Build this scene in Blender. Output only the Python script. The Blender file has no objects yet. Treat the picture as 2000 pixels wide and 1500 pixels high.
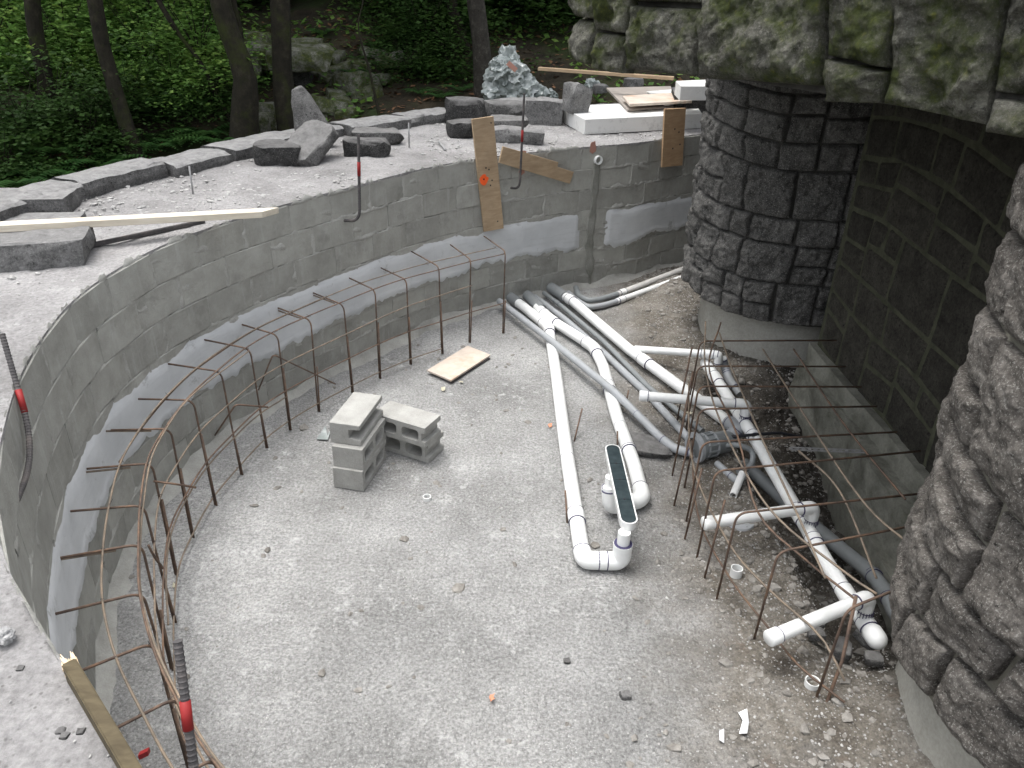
import bpy, bmesh, math, random
import numpy as np
from mathutils import Vector, Matrix
R = math.radians
S = bpy.context.scene
COL = S.collection

# ------------------------------------------------------------------ camera
F, PT, RL, H = 1510.0, R(28), R(1.7), 2.85          # focal (px of 2000), pitch down, roll, eye height over the pit floor
fw = Vector((0, math.cos(PT), -math.sin(PT))); rt = Vector((1, 0, 0)); up = rt.cross(fw)
rt, up = rt*math.cos(RL)+up*math.sin(RL), -rt*math.sin(RL)+up*math.cos(RL)
EYE = Vector((0, 0, H))
cd = bpy.data.cameras.new('camera'); cam = bpy.data.objects.new('camera', cd); COL.objects.link(cam)
M = Matrix((rt, up, -fw)).transposed().to_4x4(); M.translation = EYE
cam.matrix_world = M
cd.sensor_width = 36; cd.lens = F/2000*36; cd.clip_start = .05; cd.clip_end = 400
S.camera = cam

# ------------------------------------------------------------------ sky, sun, exposure
w = bpy.data.worlds.new('World'); S.world = w; w.use_nodes = True
nt = w.node_tree; bg = nt.nodes['Background']
sky = nt.nodes.new('ShaderNodeTexSky'); sky.sky_type = 'NISHITA'; sky.sun_disc = False
SUN_EL, SUN_ROT = R(76), R(-60)
sky.sun_elevation = SUN_EL; sky.sun_rotation = SUN_ROT; sky.dust_density = 4; sky.air_density = 1.0; sky.ozone_density = 1.0
hs = nt.nodes.new('ShaderNodeHueSaturation'); hs.inputs['Saturation'].default_value = .22
nt.links.new(sky.outputs[0], hs.inputs['Color']); nt.links.new(hs.outputs[0], bg.inputs['Color'])
bg.inputs['Strength'].default_value = .15
sl = bpy.data.lights.new('sun', 'SUN'); sl.energy = .55; sl.angle = R(35); sl.color = (1, .97, .92)
so = bpy.data.objects.new('sun', sl); COL.objects.link(so)
sd = Vector((math.sin(SUN_ROT)*math.cos(SUN_EL), math.cos(SUN_ROT)*math.cos(SUN_EL), math.sin(SUN_EL)))
so.rotation_euler = sd.to_track_quat('Z', 'Y').to_euler()
S.view_settings.view_transform = 'Standard'; S.view_settings.look = 'None'
S.view_settings.exposure = 1.58; S.view_settings.gamma = 1
S.render.engine = 'CYCLES'

# ------------------------------------------------------------------ helpers: where things stand
def ray(px, py): return fw+rt*((px-1000)/F)+up*((750-py)/F)
def P(px, py, z=0.0):
    d = ray(px, py); return EYE+d*((z-H)/d.z)
def onplane(px, py, p, n):
    d = ray(px, py); return EYE+d*((Vector(p)-EYE).dot(Vector(n))/d.dot(Vector(n)))
def smooth(a, b, x):
    t = np.clip((np.asarray(x, float)-a)/(b-a), 0, 1); return t*t*(3-2*t)

# vectorised value noise
def _h(i, j, k, s):
    n = (i*374761393+j*668265263+k*2147483647+s*974634777) & 0xffffffff
    n = ((n ^ (n >> 13))*1274126177) & 0xffffffff
    n = n ^ (n >> 16)
    return (n & 0xffff)/32767.5-1
def vn(X, f, s=0):
    X = np.asarray(X, float)*f; I = np.floor(X).astype(np.int64); t = X-I; t = t*t*(3-2*t)
    r = 0
    for a in (0, 1):
        for b in (0, 1):
            for c in (0, 1):
                wgt = (t[..., 0] if a else 1-t[..., 0])*(t[..., 1] if b else 1-t[..., 1])*(t[..., 2] if c else 1-t[..., 2])
                r = r+wgt*_h(I[..., 0]+a, I[..., 1]+b, I[..., 2]+c, s)
    return r
def fbm(X, f, s=0, o=4):
    r = 0; a = 1
    for i in range(o): r = r+a*vn(X, f, s+i*17); f *= 2.03; a *= .5
    return r

# ------------------------------------------------------------------ helpers: objects
def tag(o, label=None, cat=None, group=None, kind=None):
    if label: o['label'] = label
    if cat: o['category'] = cat
    if group: o['group'] = group
    if kind: o['kind'] = kind
    return o
def empty(name, loc=(0, 0, 0), label=None, cat=None, group=None, rz=0):
    o = bpy.data.objects.new(name, None); COL.objects.link(o); o.location = loc; o.rotation_euler = (0, 0, rz); o.empty_display_size = .1
    return tag(o, label, cat, group)
def link(name, me, parent=None, mat=None, loc=None, rot=None):
    o = bpy.data.objects.new(name, me); COL.objects.link(o)
    if mat and not me.materials: me.materials.append(mat)
    if parent: o.parent = parent
    if loc is not None: o.location = loc
    if rot is not None: o.rotation_euler = rot
    return o
def rawmesh(name, V, Fc, sm=False):
    me = bpy.data.meshes.new(name)
    V = np.asarray(V, np.float32); Fc = np.asarray(Fc, np.int32)
    me.vertices.add(len(V)); me.vertices.foreach_set('co', V.ravel())
    n, k = Fc.shape
    me.loops.add(n*k); me.loops.foreach_set('vertex_index', Fc.ravel())
    me.polygons.add(n); me.polygons.foreach_set('loop_start', np.arange(0, n*k, k, dtype=np.int32))
    me.polygons.foreach_set('use_smooth', np.full(n, sm)); me.update(calc_edges=True)
    return me
def gridfaces(nu, nv, close=False):
    i = np.arange(nu if close else nu-1)[:, None]; j = np.arange(nv-1)[None]
    a = i*nv+j; b = ((i+1) % nu)*nv+j
    return np.stack([a, b, b+1, a+1], -1).reshape(-1, 4)
def rebase(me, origin):
    """move mesh data so its origin sits at a world point; returns that point"""
    me.transform(Matrix.Translation(-Vector(origin))); return origin
class MB:
    """collects vertices and faces, then links ONE mesh object"""
    def __init__(s): s.v = []; s.f = []
    def add(s, V, Fs):
        n = len(s.v); s.v += [tuple(v) for v in V]; s.f += [tuple(i+n for i in f) for f in Fs]; return s
    def box(s, c, ax, d):
        c = Vector(c); ax = [Vector(a).normalized() for a in ax]; V = []
        for i in (-1, 1):
            for j in (-1, 1):
                for k in (-1, 1): V.append(c+ax[0]*i*d[0]/2+ax[1]*j*d[1]/2+ax[2]*k*d[2]/2)
        return s.add(V, [(0, 1, 3, 2), (4, 6, 7, 5), (0, 4, 5, 1), (2, 3, 7, 6), (0, 2, 6, 4), (1, 5, 7, 3)])
    def prism(s, poly, off):
        off = Vector(off); n = len(poly); V = [Vector(p) for p in poly]+[Vector(p)+off for p in poly]
        return s.add(V, [tuple(range(n))[::-1], tuple(range(n, 2*n))]+[(i, (i+1) % n, n+(i+1) % n, n+i) for i in range(n)])
    def tube(s, pts, r, seg=10, cap=True, rr=None):
        pts = [Vector(p) for p in pts]; n = len(pts); V = []; Fs = []
        nrm = None
        for i, p in enumerate(pts):
            t = (pts[min(i+1, n-1)]-pts[max(i-1, 0)]).normalized()
            if nrm is None:
                nrm = t.orthogonal().normalized()
            nrm = (nrm-t*nrm.dot(t)).normalized(); b = t.cross(nrm)
            ri = rr[i] if rr else r
            for k in range(seg):
                a = 2*math.pi*k/seg; V.append(p+(nrm*math.cos(a)+b*math.sin(a))*ri)
        for i in range(n-1):
            for k in range(seg):
                k2 = (k+1) % seg; Fs.append((i*seg+k, i*seg+k2, (i+1)*seg+k2, (i+1)*seg+k))
        if cap: Fs += [tuple(range(seg))[::-1], tuple((n-1)*seg+k for k in range(seg))]
        return s.add(V, Fs)
    def build(s, name, mat, parent=None, sm=False, bevel=0, loc=None, segs=2, angle=None):
        me = bpy.data.meshes.new(name); me.from_pydata(s.v, [], s.f); me.update()
        bm = bmesh.new(); bm.from_mesh(me)
        bmesh.ops.recalc_face_normals(bm, faces=bm.faces)
        if bevel: bmesh.ops.bevel(bm, geom=bm.edges[:], offset=bevel, segments=segs, affect='EDGES', clamp_overlap=True)
        bm.to_mesh(me); bm.free()
        if sm: me.shade_smooth()
        if angle: me.set_sharp_from_angle(angle=R(angle))
        me.materials.append(mat)
        if loc is not None and parent is None: rebase(me, loc)
        o = link(name, me, parent)
        if loc is not None and parent is None: o.location = loc
        if parent is not None and loc is None and parent.type == 'EMPTY':
            me.transform(parent_inv(parent))
        return o
def parent_inv(p):
    m = Matrix.Translation(p.location) @ p.rotation_euler.to_matrix().to_4x4()
    return m.inverted()
def put(me, parent):        # world-space mesh data under a placed Empty
    me.transform(parent_inv(parent)); return me
def fillet(pts, rad, n=6):
    pts = [Vector(p) for p in pts]; out = [pts[0]]
    for i in range(1, len(pts)-1):
        a, b, c = pts[i-1], pts[i], pts[i+1]
        u = (a-b); v = (c-b); r = min(rad, u.length*.48, v.length*.48); u.normalize(); v.normalize()
        p0 = b+u*r; p1 = b+v*r
        for k in range(n+1):
            t = k/n; out.append(p0*(1-t)**2+b*2*t*(1-t)+p1*t*t)
    out.append(pts[-1]); return out
def spline(pts, n):
    pts = [np.array(p, float) for p in pts]; q = [2*pts[0]-pts[1]]+pts+[2*pts[-1]-pts[-2]]
    out = []
    for i in range(1, len(q)-2):
        for k in range(24):
            t = k/24; a, b, c, d = q[i-1:i+3]
            out.append(.5*((2*b)+(c-a)*t+(2*a-5*b+4*c-d)*t*t+(3*b-a-3*c+d)*t**3))
    out.append(pts[-1]); out = np.array(out)
    L = np.r_[0, np.cumsum(np.linalg.norm(np.diff(out, axis=0), axis=1))]
    s = np.linspace(0, L[-1], n)
    return np.stack([np.interp(s, L, out[:, k]) for k in range(out.shape[1])], 1), L[-1]

# ------------------------------------------------------------------ materials
class Mt:
    def __init__(s, name, rough=.85):
        s.m = bpy.data.materials.new(name); s.m.use_nodes = True; s.t = s.m.node_tree; s.b = s.t.nodes['Principled BSDF']
        s.b.inputs['Roughness'].default_value = rough
        s.b.inputs['Specular IOR Level'].default_value = .3
        s._c = None
    def n(s, t, **k):
        x = s.t.nodes.new(t)
        for a, v in k.items(): setattr(x, a, v)
        return x
    def l(s, a, b): s.t.links.new(a, b)
    def world(s):
        g = s.n('ShaderNodeNewGeometry'); s._c = g.outputs['Position']; return s
    def local(s):
        tc = s.n('ShaderNodeTexCoord'); oi = s.n('ShaderNodeObjectInfo')
        m = s.n('ShaderNodeMath', operation='MULTIPLY'); m.inputs[1].default_value = 37.; s.l(oi.outputs['Random'], m.inputs[0])
        a = s.n('ShaderNodeVectorMath', operation='ADD'); s.l(tc.outputs['Object'], a.inputs[0]); s.l(m.outputs[0], a.inputs[1])
        s._c = a.outputs[0]; s.rnd = oi.outputs['Random']; return s
    def scaled(s, sc):
        m = s.n('ShaderNodeMapping'); m.inputs['Scale'].default_value = sc; s.l(s._c, m.inputs[0]); return m.outputs[0]
    def noise(s, scale, detail=5, rough=.6, vec=None, dist=0):
        x = s.n('ShaderNodeTexNoise'); x.inputs['Scale'].default_value = scale; x.inputs['Detail'].default_value = detail
        x.inputs['Roughness'].default_value = rough; x.inputs['Distortion'].default_value = dist
        s.l(vec or s._c, x.inputs['Vector']); return x.outputs['Fac']
    def voro(s, scale, feature='F1', out='Distance', vec=None):
        x = s.n('ShaderNodeTexVoronoi', feature=feature); x.inputs['Scale'].default_value = scale; s.l(vec or s._c, x.inputs['Vector']); return x.outputs[out]
    def ramp(s, fac, *st):
        x = s.n('ShaderNodeValToRGB'); e = x.color_ramp.elements
        while len(e) < len(st): e.new(.5)
        for el, (p, c) in zip(e, st):
            el.position = p; el.color = (*c, 1) if isinstance(c, tuple) else (c, c, c, 1)
        s.l(fac, x.inputs[0]); return x.outputs[0]
    def mix(s, a, b, f, mode='MIX'):
        x = s.n('ShaderNodeMix', data_type='RGBA', blend_type=mode)
        for sock, v in ((x.inputs[6], a), (x.inputs[7], b)):
            if isinstance(v, tuple): sock.default_value = (*v, 1)
            elif isinstance(v, float): sock.default_value = (v, v, v, 1)
            else: s.l(v, sock)
        if isinstance(f, (float, int)): x.inputs[0].default_value = f
        else: s.l(f, x.inputs[0])
        return x.outputs[2]
    def col(s, c):
        if isinstance(c, tuple): s.b.inputs['Base Color'].default_value = (*c, 1)
        else: s.l(c, s.b.inputs['Base Color'])
        return s
    def bump(s, h, dist=.01, strength=1.0):
        x = s.n('ShaderNodeBump'); x.inputs['Distance'].default_value = dist; x.inputs['Strength'].default_value = strength
        s.l(h, x.inputs['Height'])
        prev = getattr(s, '_b', None)
        if prev: s.l(prev, x.inputs['Normal'])
        s._b = x.outputs[0]; s.l(s._b, s.b.inputs['Normal']); return s
    def dusty(s, c, dust, amt=.85, lo=.35, hi=.8, sc=7):
        g = s.n('ShaderNodeNewGeometry'); sp_ = s.n('ShaderNodeSeparateXYZ'); s.l(g.outputs['Normal'], sp_.inputs[0])
        ad = s.n('ShaderNodeMath', operation='MULTIPLY_ADD'); s.l(s.noise(sc, 6, .7), ad.inputs[0]); ad.inputs[1].default_value = .7; s.l(sp_.outputs[2], ad.inputs[2])
        mr_ = s.n('ShaderNodeMapRange'); mr_.inputs[1].default_value = lo+.35; mr_.inputs[2].default_value = hi+.35; mr_.inputs[4].default_value = amt; s.l(ad.outputs[0], mr_.inputs[0])
        dd_ = s.mix(tuple(k*.62 for k in dust), tuple(min(.6, k*1.3) for k in dust), s.ramp(s.noise(13, 9, .75), (.32, 0.), (.68, 1.)))
        return s.mix(c, dd_, mr_.outputs[0])
    def val(s, name, v): s.b.inputs[name].default_value = v; return s

def concrete(name, lo, hi, local=True, scale=6, bump=.004, spots=None, rough=.9):
    a = Mt(name, rough); a.local() if local else a.world()
    c = a.ramp(a.noise(scale, 8, .65), (.3, lo), (.7, hi))
    f = a.noise(scale*18, 4, .7); c = a.mix(c, a.ramp(f, (.3, .35), (.7, .75)), .35, 'OVERLAY')
    if spots: c = a.mix(c, spots, a.ramp(a.noise(scale*.5, 6, .7), (.55, 0.), (.7, 1.)))
    a.col(c); a.bump(a.noise(scale*5, 8, .7), bump)
    return a.m
MAT = {}
# pit floor: pale cement slab with exposed grit, brown dirt in the dug part
a = Mt('pit_floor', .92).world()
base = a.ramp(a.noise(1.1, 9, .62), (.3, (.22, .22, .213)), (.5, (.30, .30, .293)), (.72, (.40, .40, .395)))
sp = a.voro(75, vec=a._c); spc = a.voro(75, out='Color')
gm = a.ramp(a.noise(1.3, 6, .65), (.40, .15), (.6, 1.))
base = a.mix(base, (.55, .55, .54), a.mix(0.0, a.ramp(sp, (.12, .8), (.26, 0.)), gm))
base = a.mix(base, (.17, .165, .155), a.mix(0.0, a.ramp(a.voro(52), (.1, .6), (.2, 0.)), gm))
base = a.mix(base, a.ramp(a.noise(60, 4, .75), (.37, .18), (.63, .82)), .5, 'OVERLAY')
base = a.mix(base, a.ramp(a.noise(.8, 5, .6), (.35, .36), (.65, .6)), .75, 'OVERLAY')
# trowel scratches: thin curved streaks
sc = a.scaled((5, 60, 5)); base = a.mix(base, (.6, .6, .59), a.mix(0.0, a.ramp(a.noise(1.6, 3, .6, vec=sc, dist=1.6), (.6, 0.), (.68, .6)), a.ramp(a.noise(.9, 3), (.48, 0.), (.6, 1.))))
sc2 = a.scaled((50, 6, 5)); base = a.mix(base, (.2, .198, .19), a.mix(0.0, a.ramp(a.noise(1.2, 3, .6, vec=sc2, dist=2.2), (.62, 0.), (.7, .5)), a.ramp(a.noise(1.3, 3), (.5, 0.), (.62, 1.))))
wv = a.n('ShaderNodeTexWave', wave_type='RINGS'); wv.inputs['Scale'].default_value = 7.5; wv.inputs['Distortion'].default_value = 14; wv.inputs['Detail'].default_value = 4; wv.inputs['Detail Scale'].default_value = 1.2; wv.inputs['Detail Roughness'].default_value = .65
mp = a.n('ShaderNodeMapping'); mp.inputs['Location'].default_value = (1.6, -2.1, 0); a.l(a._c, mp.inputs[0]); a.l(mp.outputs[0], wv.inputs[0])
swl = a.mix(0.0, a.ramp(wv.outputs['Fac'], (.82, 0.), (.97, .6)), a.mix(0.0, a.ramp(a.noise(1.4, 5, .7), (.5, 0.), (.64, 1.)), a.ramp(a.noise(22, 4, .8), (.42, 0.), (.6, 1.))))
base = a.mix(base, (.62, .62, .615), swl)
base = a.mix(base, (.60, .60, .595), a.mix(0.0, a.ramp(a.noise(9, 9, .8), (.54, 0.), (.64, .75)), a.ramp(a.noise(.9, 4, .6), (.42, 0.), (.58, 1.))))
sep = a.n('ShaderNodeSeparateXYZ'); a.l(a._c, sep.inputs[0])
nx = a.n('ShaderNodeMath', operation='MULTIPLY_ADD'); a.l(a.noise(1.7, 5, .65), nx.inputs[0]); nx.inputs[1].default_value = 1.3; a.l(sep.outputs[0], nx.inputs[2])
dirt = a.ramp(a.noise(3.2, 8, .7), (.3, (.075, .064, .052)), (.5, (.16, .145, .123)), (.68, (.27, .253, .225)))
dirt = a.mix(dirt, a.ramp(a.noise(45, 6, .75), (.35, .2), (.65, .8)), .6, 'OVERLAY')
dirt = a.mix(dirt, (.42, .41, .39), a.ramp(a.voro(48), (.1, .7), (.26, 0.)))
mr = a.n('ShaderNodeMapRange'); mr.inputs[1].default_value = 1.25; mr.inputs[2].default_value = 1.85; a.l(nx.outputs[0], mr.inputs[0])
base = a.mix(base, dirt, mr.outputs[0])
# darker soil in the trench
m2 = a.n('ShaderNodeMapRange'); m2.inputs[1].default_value = 2.35; m2.inputs[2].default_value = 2.9; a.l(nx.outputs[0], m2.inputs[0])
base = a.mix(base, a.mix((.03, .026, .021), (.12, .11, .1), a.ramp(a.noise(25, 6, .75), (.5, 0.), (.65, 1.))), m2.outputs[0])
# red-brown stains
base = a.mix(base, (.16, .10, .07), a.mix(0.0, a.ramp(a.noise(2.3, 7, .7), (.6, 0.), (.72, .55)), mr.outputs[0]))
a.col(base); a.bump(wv.outputs['Fac'], .004, .5); a.bump(a.noise(28, 8, .75), .016); a.bump(a.voro(75), .006); a.bump(a.noise(4, 5), .02, .5); MAT['floor'] = a.m

a = Mt('terrace_cement', .95).world()
c = a.ramp(a.noise(1.6, 9, .68), (.3, (.17, .165, .162)), (.5, (.27, .263, .26)), (.7, (.37, .362, .358)))
c = a.mix(c, (.56, .56, .55), a.ramp(a.noise(2.7, 7, .72), (.62, 0.), (.76, .5)))
c = a.mix(c, a.ramp(a.noise(50, 6, .75), (.35, .25), (.65, .75)), .5, 'OVERLAY')
c = a.mix(c, (.13, .125, .12), a.ramp(a.voro(38), (.08, .7), (.2, 0.)))
a.col(c); a.bump(a.noise(22, 9, .75), .02); MAT['terrace'] = a.m

a = Mt('wall_block', .9).local()
c = a.ramp(a.noise(4.5, 8, .7), (.25, (.25, .248, .222)), (.5, (.34, .338, .308)), (.75, (.425, .424, .393)))
c = a.mix(c, a.ramp(a.rnd, (0, .4), (1, .6)), .5, 'OVERLAY')
st = a.scaled((22, 22, 2.2)); c = a.mix(c, (.47, .475, .455), a.ramp(a.noise(1, 6, .7, vec=st), (.56, 0.), (.75, .55)))
c = a.mix(c, (.12, .12, .105), a.ramp(a.noise(2.2, 6, .7), (.58, 0.), (.75, .6)))
a.col(c); a.bump(a.noise(40, 8, .75), .006); a.bump(a.noise(7, 5, .6), .008, .6); MAT['block'] = a.m

MAT['stain'] = concrete('damp_stain', (.15, .152, .13), (.30, .30, .275), False, 6, .006)
MAT['mortar'] = concrete('mortar_grey', (.27, .267, .243), (.41, .407, .38), False, 7, .006)
a = Mt('fresh_render', .8).world()
c = a.ramp(a.noise(2.4, 6, .6), (.3, (.50, .515, .525)), (.55, (.59, .605, .615)), (.75, (.65, .665, .67)))
sx = a.scaled((3, 3, 26)); c = a.mix(c, (.42, .43, .43), a.ramp(a.noise(1.5, 5, .6, vec=sx), (.55, 0.), (.75, .45)))
c = a.mix(c, (.25, .25, .235), a.ramp(a.noise(5, 8, .75), (.6, 0.), (.7, .75)))
a.col(c); a.bump(a.noise(9, 6, .6), .006, .6); MAT['render'] = a.m

def stone_mat(name, lo, mid, hi, moss=0., fleck=.6, bump=.02, local=True, dust=None):
    a = Mt(name, .93); a.local() if local else a.world()
    c = a.ramp(a.noise(7, 9, .7), (.28, lo), (.5, mid), (.74, hi))
    c = a.mix(c, a.ramp(a.noise(55, 6, .78), (.35, .18), (.65, .82)), .6, 'OVERLAY')
    if local: c = a.mix(c, a.ramp(a.rnd, (0, .33), (1, .62)), .6, 'OVERLAY')
    c = a.mix(c, tuple(k*.25 for k in lo), a.ramp(a.noise(32, 8, .75), (.34, .9), (.46, 0.)))
    c = a.mix(c, tuple(min(.5, k*1.5) for k in hi), a.ramp(a.noise(11, 9, .75), (.56, 0.), (.74, .6)))
    if fleck: c = a.mix(c, (.45, .44, .41), a.ramp(a.noise(110, 2, .9), (.585, 0.), (.64, fleck)))
    if dust: c = a.dusty(c, dust)
    if moss:
        mk = a.ramp(a.noise(4.5, 9, .72), (.5-.1*moss, 0.), (.66-.1*moss, .95))
        mc = a.ramp(a.noise(30, 5, .7), (.3, (.025, .036, .010)), (.58, (.07, .088, .02)), (.76, (.19, .20, .025)))
        c = a.mix(c, mc, mk)
    a.col(c); a.bump(a.noise(14, 11, .82), bump*1.6); a.bump(a.noise(60, 6, .8), .01)
    return a.m
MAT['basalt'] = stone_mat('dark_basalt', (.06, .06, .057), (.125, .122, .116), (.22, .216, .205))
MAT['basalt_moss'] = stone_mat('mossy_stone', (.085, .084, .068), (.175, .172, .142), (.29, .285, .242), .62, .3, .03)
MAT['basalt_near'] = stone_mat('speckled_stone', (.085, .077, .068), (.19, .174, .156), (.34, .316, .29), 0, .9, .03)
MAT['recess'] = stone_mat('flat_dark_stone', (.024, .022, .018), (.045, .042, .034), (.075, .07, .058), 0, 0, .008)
MAT['rock'] = stone_mat('loose_rock', (.08, .078, .076), (.14, .138, .134), (.23, .226, .22), 0, .3, .02, dust=(.27, .265, .258))
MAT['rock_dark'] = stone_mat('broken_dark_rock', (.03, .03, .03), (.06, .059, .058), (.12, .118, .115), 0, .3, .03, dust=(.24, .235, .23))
MAT['rock_moss'] = stone_mat('mossy_forest_rock', (.10, .10, .085), (.20, .20, .17), (.33, .33, .285), 1.0, .2, .02)
MAT['cap'] = stone_mat('kerb_stone', (.10, .10, .097), (.165, .163, .16), (.25, .246, .24), 0, .25, .02, dust=(.40, .395, .388))
MAT['slab'] = stone_mat('stone_slab', (.14, .14, .136), (.21, .208, .204), (.30, .297, .29), 0, .25, .015, dust=(.30, .295, .29))
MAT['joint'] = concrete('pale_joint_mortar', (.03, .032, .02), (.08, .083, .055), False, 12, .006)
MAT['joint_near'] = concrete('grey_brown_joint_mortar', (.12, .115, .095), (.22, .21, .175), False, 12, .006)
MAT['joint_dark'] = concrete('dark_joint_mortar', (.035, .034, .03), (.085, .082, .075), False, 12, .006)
MAT['footing'] = concrete('footing_concrete', (.27, .265, .235), (.40, .395, .36), False, 3, .006, (.2, .19, .16))
MAT['footing_wet'] = concrete('mossy_footing_concrete', (.10, .10, .08), (.30, .30, .26), False, 4.5, .025, (.06, .064, .04))
MAT['cmu'] = concrete('loose_block_concrete', (.28, .277, .258), (.39, .387, .367), True, 9, .004)
MAT['gravel'] = concrete('gravel_grey', (.24, .235, .225), (.48, .475, .46), False, 33, .003)
MAT['rubble'] = concrete('rubble_brown_grey', (.13, .12, .105), (.33, .315, .29), False, 21, .004)

def pvc(name, c, c2, rough=.38):
    a = Mt(name, rough).local()
    k = a.mix(c, c2, a.ramp(a.noise(9, 6, .65), (.45, 0.), (.75, .8)))
    k = a.mix(k, (.25, .23, .2), a.ramp(a.noise(38, 4, .8), (.66, 0.), (.74, .5)))
    a.col(k); a.val('Specular IOR Level', .45); return a.m
MAT['pvc'] = pvc('white_pvc', (.80, .81, .80), (.68, .685, .66))
MAT['pvc_dusty'] = pvc('dusty_pvc', (.62, .61, .585), (.42, .40, .37), .6)
MAT['grey_pvc'] = pvc('grey_pvc', (.22, .235, .24), (.17, .18, .18), .5)
MAT['grey_pvc_light'] = pvc('light_grey_pvc', (.34, .355, .37), (.27, .28, .285), .5)
MAT['primer'] = Mt('purple_primer', .5).col((.05, .045, .10)).m
a = Mt('black_grate', .5).local(); a.col(a.ramp(a.noise(20, 5), (.3, (.012, .022, .026)), (.7, (.035, .05, .055)))); MAT['grate'] = a.m
def rust(name, lo, mid, hi):
    a = Mt(name, .75).local(); a.col(a.ramp(a.noise(14, 8, .7), (.3, lo), (.5, mid), (.72, hi))); a.bump(a.noise(160, 4), .002); a.val('Metallic', .25); return a.m
MAT['rebar'] = rust('rusty_rebar', (.075, .056, .048), (.15, .105, .08), (.27, .17, .11))
MAT['rebar_light'] = rust('weathered_rebar', (.13, .11, .09), (.22, .18, .14), (.33, .25, .18))
MAT['rebar_dark'] = rust('dark_ribbed_rebar', (.05, .048, .05), (.09, .085, .085), (.16, .14, .13))
MAT['steel'] = rust('dull_steel', (.2, .2, .2), (.3, .3, .3), (.42, .42, .41))
MAT['red_paint'] = Mt('red_spray_paint', .6).col((.24, .018, .018)).m
def wood(name, lo, hi, axis_scale=(30, 3, 30), dirty=None):
    a = Mt(name, .75).local(); v = a.scaled(axis_scale)
    c = a.ramp(a.noise(1.3, 7, .6, vec=v, dist=.6), (.3, lo), (.7, hi))
    c = a.mix(c, a.ramp(a.noise(5, 5), (.3, .4), (.7, .6)), .6, 'OVERLAY')
    if dirty: c = a.mix(c, dirty, a.ramp(a.noise(4, 8, .7), (.5, 0.), (.64, .85)))
    a.col(c); a.bump(a.noise(2, 4, vec=v), .002); return a.m
MAT['plywood'] = wood('plywood', (.33, .235, .145), (.45, .34, .225), (6, 6, 30))
MAT['plywood_orange'] = wood('orange_plywood', (.42, .27, .155), (.52, .36, .22), (6, 6, 30))
MAT['plywood_dusty'] = wood('dusty_plywood', (.5, .43, .36), (.6, .53, .46), (8, 8, 8), (.55, .36, .24))
MAT['lumber'] = wood('pale_lumber', (.52, .46, .36), (.68, .62, .52), (3, 30, 30))
MAT['lumber_brown'] = wood('weathered_lumber', (.05, .038, .02), (.10, .08, .045), (10, 30, 10))
MAT['splinter'] = wood('fresh_splinter', (.6, .45, .28), (.75, .62, .45), (30, 30, 30))
MAT['board_grey'] = wood('grey_board', (.30, .27, .24), (.45, .40, .36), (5, 30, 30))
a = Mt('orange_paint_mark', .6).col((.95, .13, .03)); MAT['orange'] = a.m
MAT['faded_paint'] = Mt('faded_orange_paint', .8).col((.42, .22, .17)).m
a = Mt('white_foam_panel', .7).local(); a.col(a.mix((.72, .72, .7), (.42, .42, .4), a.ramp(a.noise(9, 8, .75), (.52, 0.), (.7, .8)))); a.bump(a.noise(30, 5), .004); MAT['foam'] = a.m
a = Mt('milky_plastic_sheet', .22).local(); a.col(a.ramp(a.noise(5, 5, .6), (.3, (.16, .19, .18)), (.55, (.33, .36, .35)), (.75, (.66, .68, .68)))); a.val('Specular IOR Level', .7); MAT['plastic'] = a.m
MAT['paper'] = Mt('white_paper', .8).col((.75, .76, .78)).m
a = Mt('tree_bark', .95).local()
c = a.ramp(a.noise(9, 8, .7), (.3, (.010, .009, .006)), (.55, (.024, .021, .014)), (.75, (.055, .05, .032)))
c = a.mix(c, (.035, .045, .010), a.ramp(a.noise(3.5, 6, .7), (.5, 0.), (.66, .8))); a.col(c)
v = a.scaled((18, 18, 4)); a.bump(a.noise(1.5, 8, .75, vec=v), .03); MAT['bark'] = a.m
a = Mt('grey_bark', .95).local(); a.col(a.ramp(a.noise(14, 8, .75), (.3, (.016, .014, .011)), (.55, (.045, .041, .034)), (.72, (.12, .11, .095))))
a.bump(a.noise(20, 8, .75), .03); MAT['bark_grey'] = a.m
def leafmat(name, lo, mid, hi):
    a = Mt(name, .55); a.world()
    g = a.n('ShaderNodeObjectInfo'); c = a.ramp(a.noise(2.6, 4, .6), (.3, lo), (.5, mid), (.7, hi))
    c = a.mix(c, a.ramp(a.noise(24, 2), (.3, .25), (.7, .75)), .6, 'OVERLAY')
    a.col(c); tr = a.n('ShaderNodeBsdfTranslucent'); a.l(c, tr.inputs[0]); ms = a.n('ShaderNodeMixShader'); ms.inputs[0].default_value = .4
    a.l(a.b.outputs[0], ms.inputs[1]); a.l(tr.outputs[0], ms.inputs[2]); a.l(ms.outputs[0], a.t.nodes['Material Output'].inputs[0]); return a.m
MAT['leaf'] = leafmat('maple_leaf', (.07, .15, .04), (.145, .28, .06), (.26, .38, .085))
MAT['leaf_shaded'] = leafmat('shaded_leaf', (.02, .05, .012), (.045, .095, .022), (.08, .15, .035))  # leaf colour darkened to carry the forest shade
MAT['fern'] = leafmat('fern_green', (.03, .085, .022), (.055, .14, .035), (.09, .19, .045))
a = Mt('forest_soil', .97).world()
c = a.ramp(a.noise(2.5, 9, .7), (.3, (.018, .015, .010)), (.5, (.042, .034, .022)), (.7, (.085, .066, .04)))
c = a.mix(c, (.03, .055, .012), a.ramp(a.noise(.9, 6, .7), (.5, 0.), (.62, .8))); a.col(c); a.bump(a.noise(14, 8, .75), .05); MAT['soil'] = a.m
a = Mt('brown_leaf_litter', .9).world(); a.col(a.ramp(a.noise(20, 4, .7), (.3, (.10, .05, .025)), (.6, (.24, .13, .07)), (.8, (.35, .25, .15)))); MAT['litter'] = a.m
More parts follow.
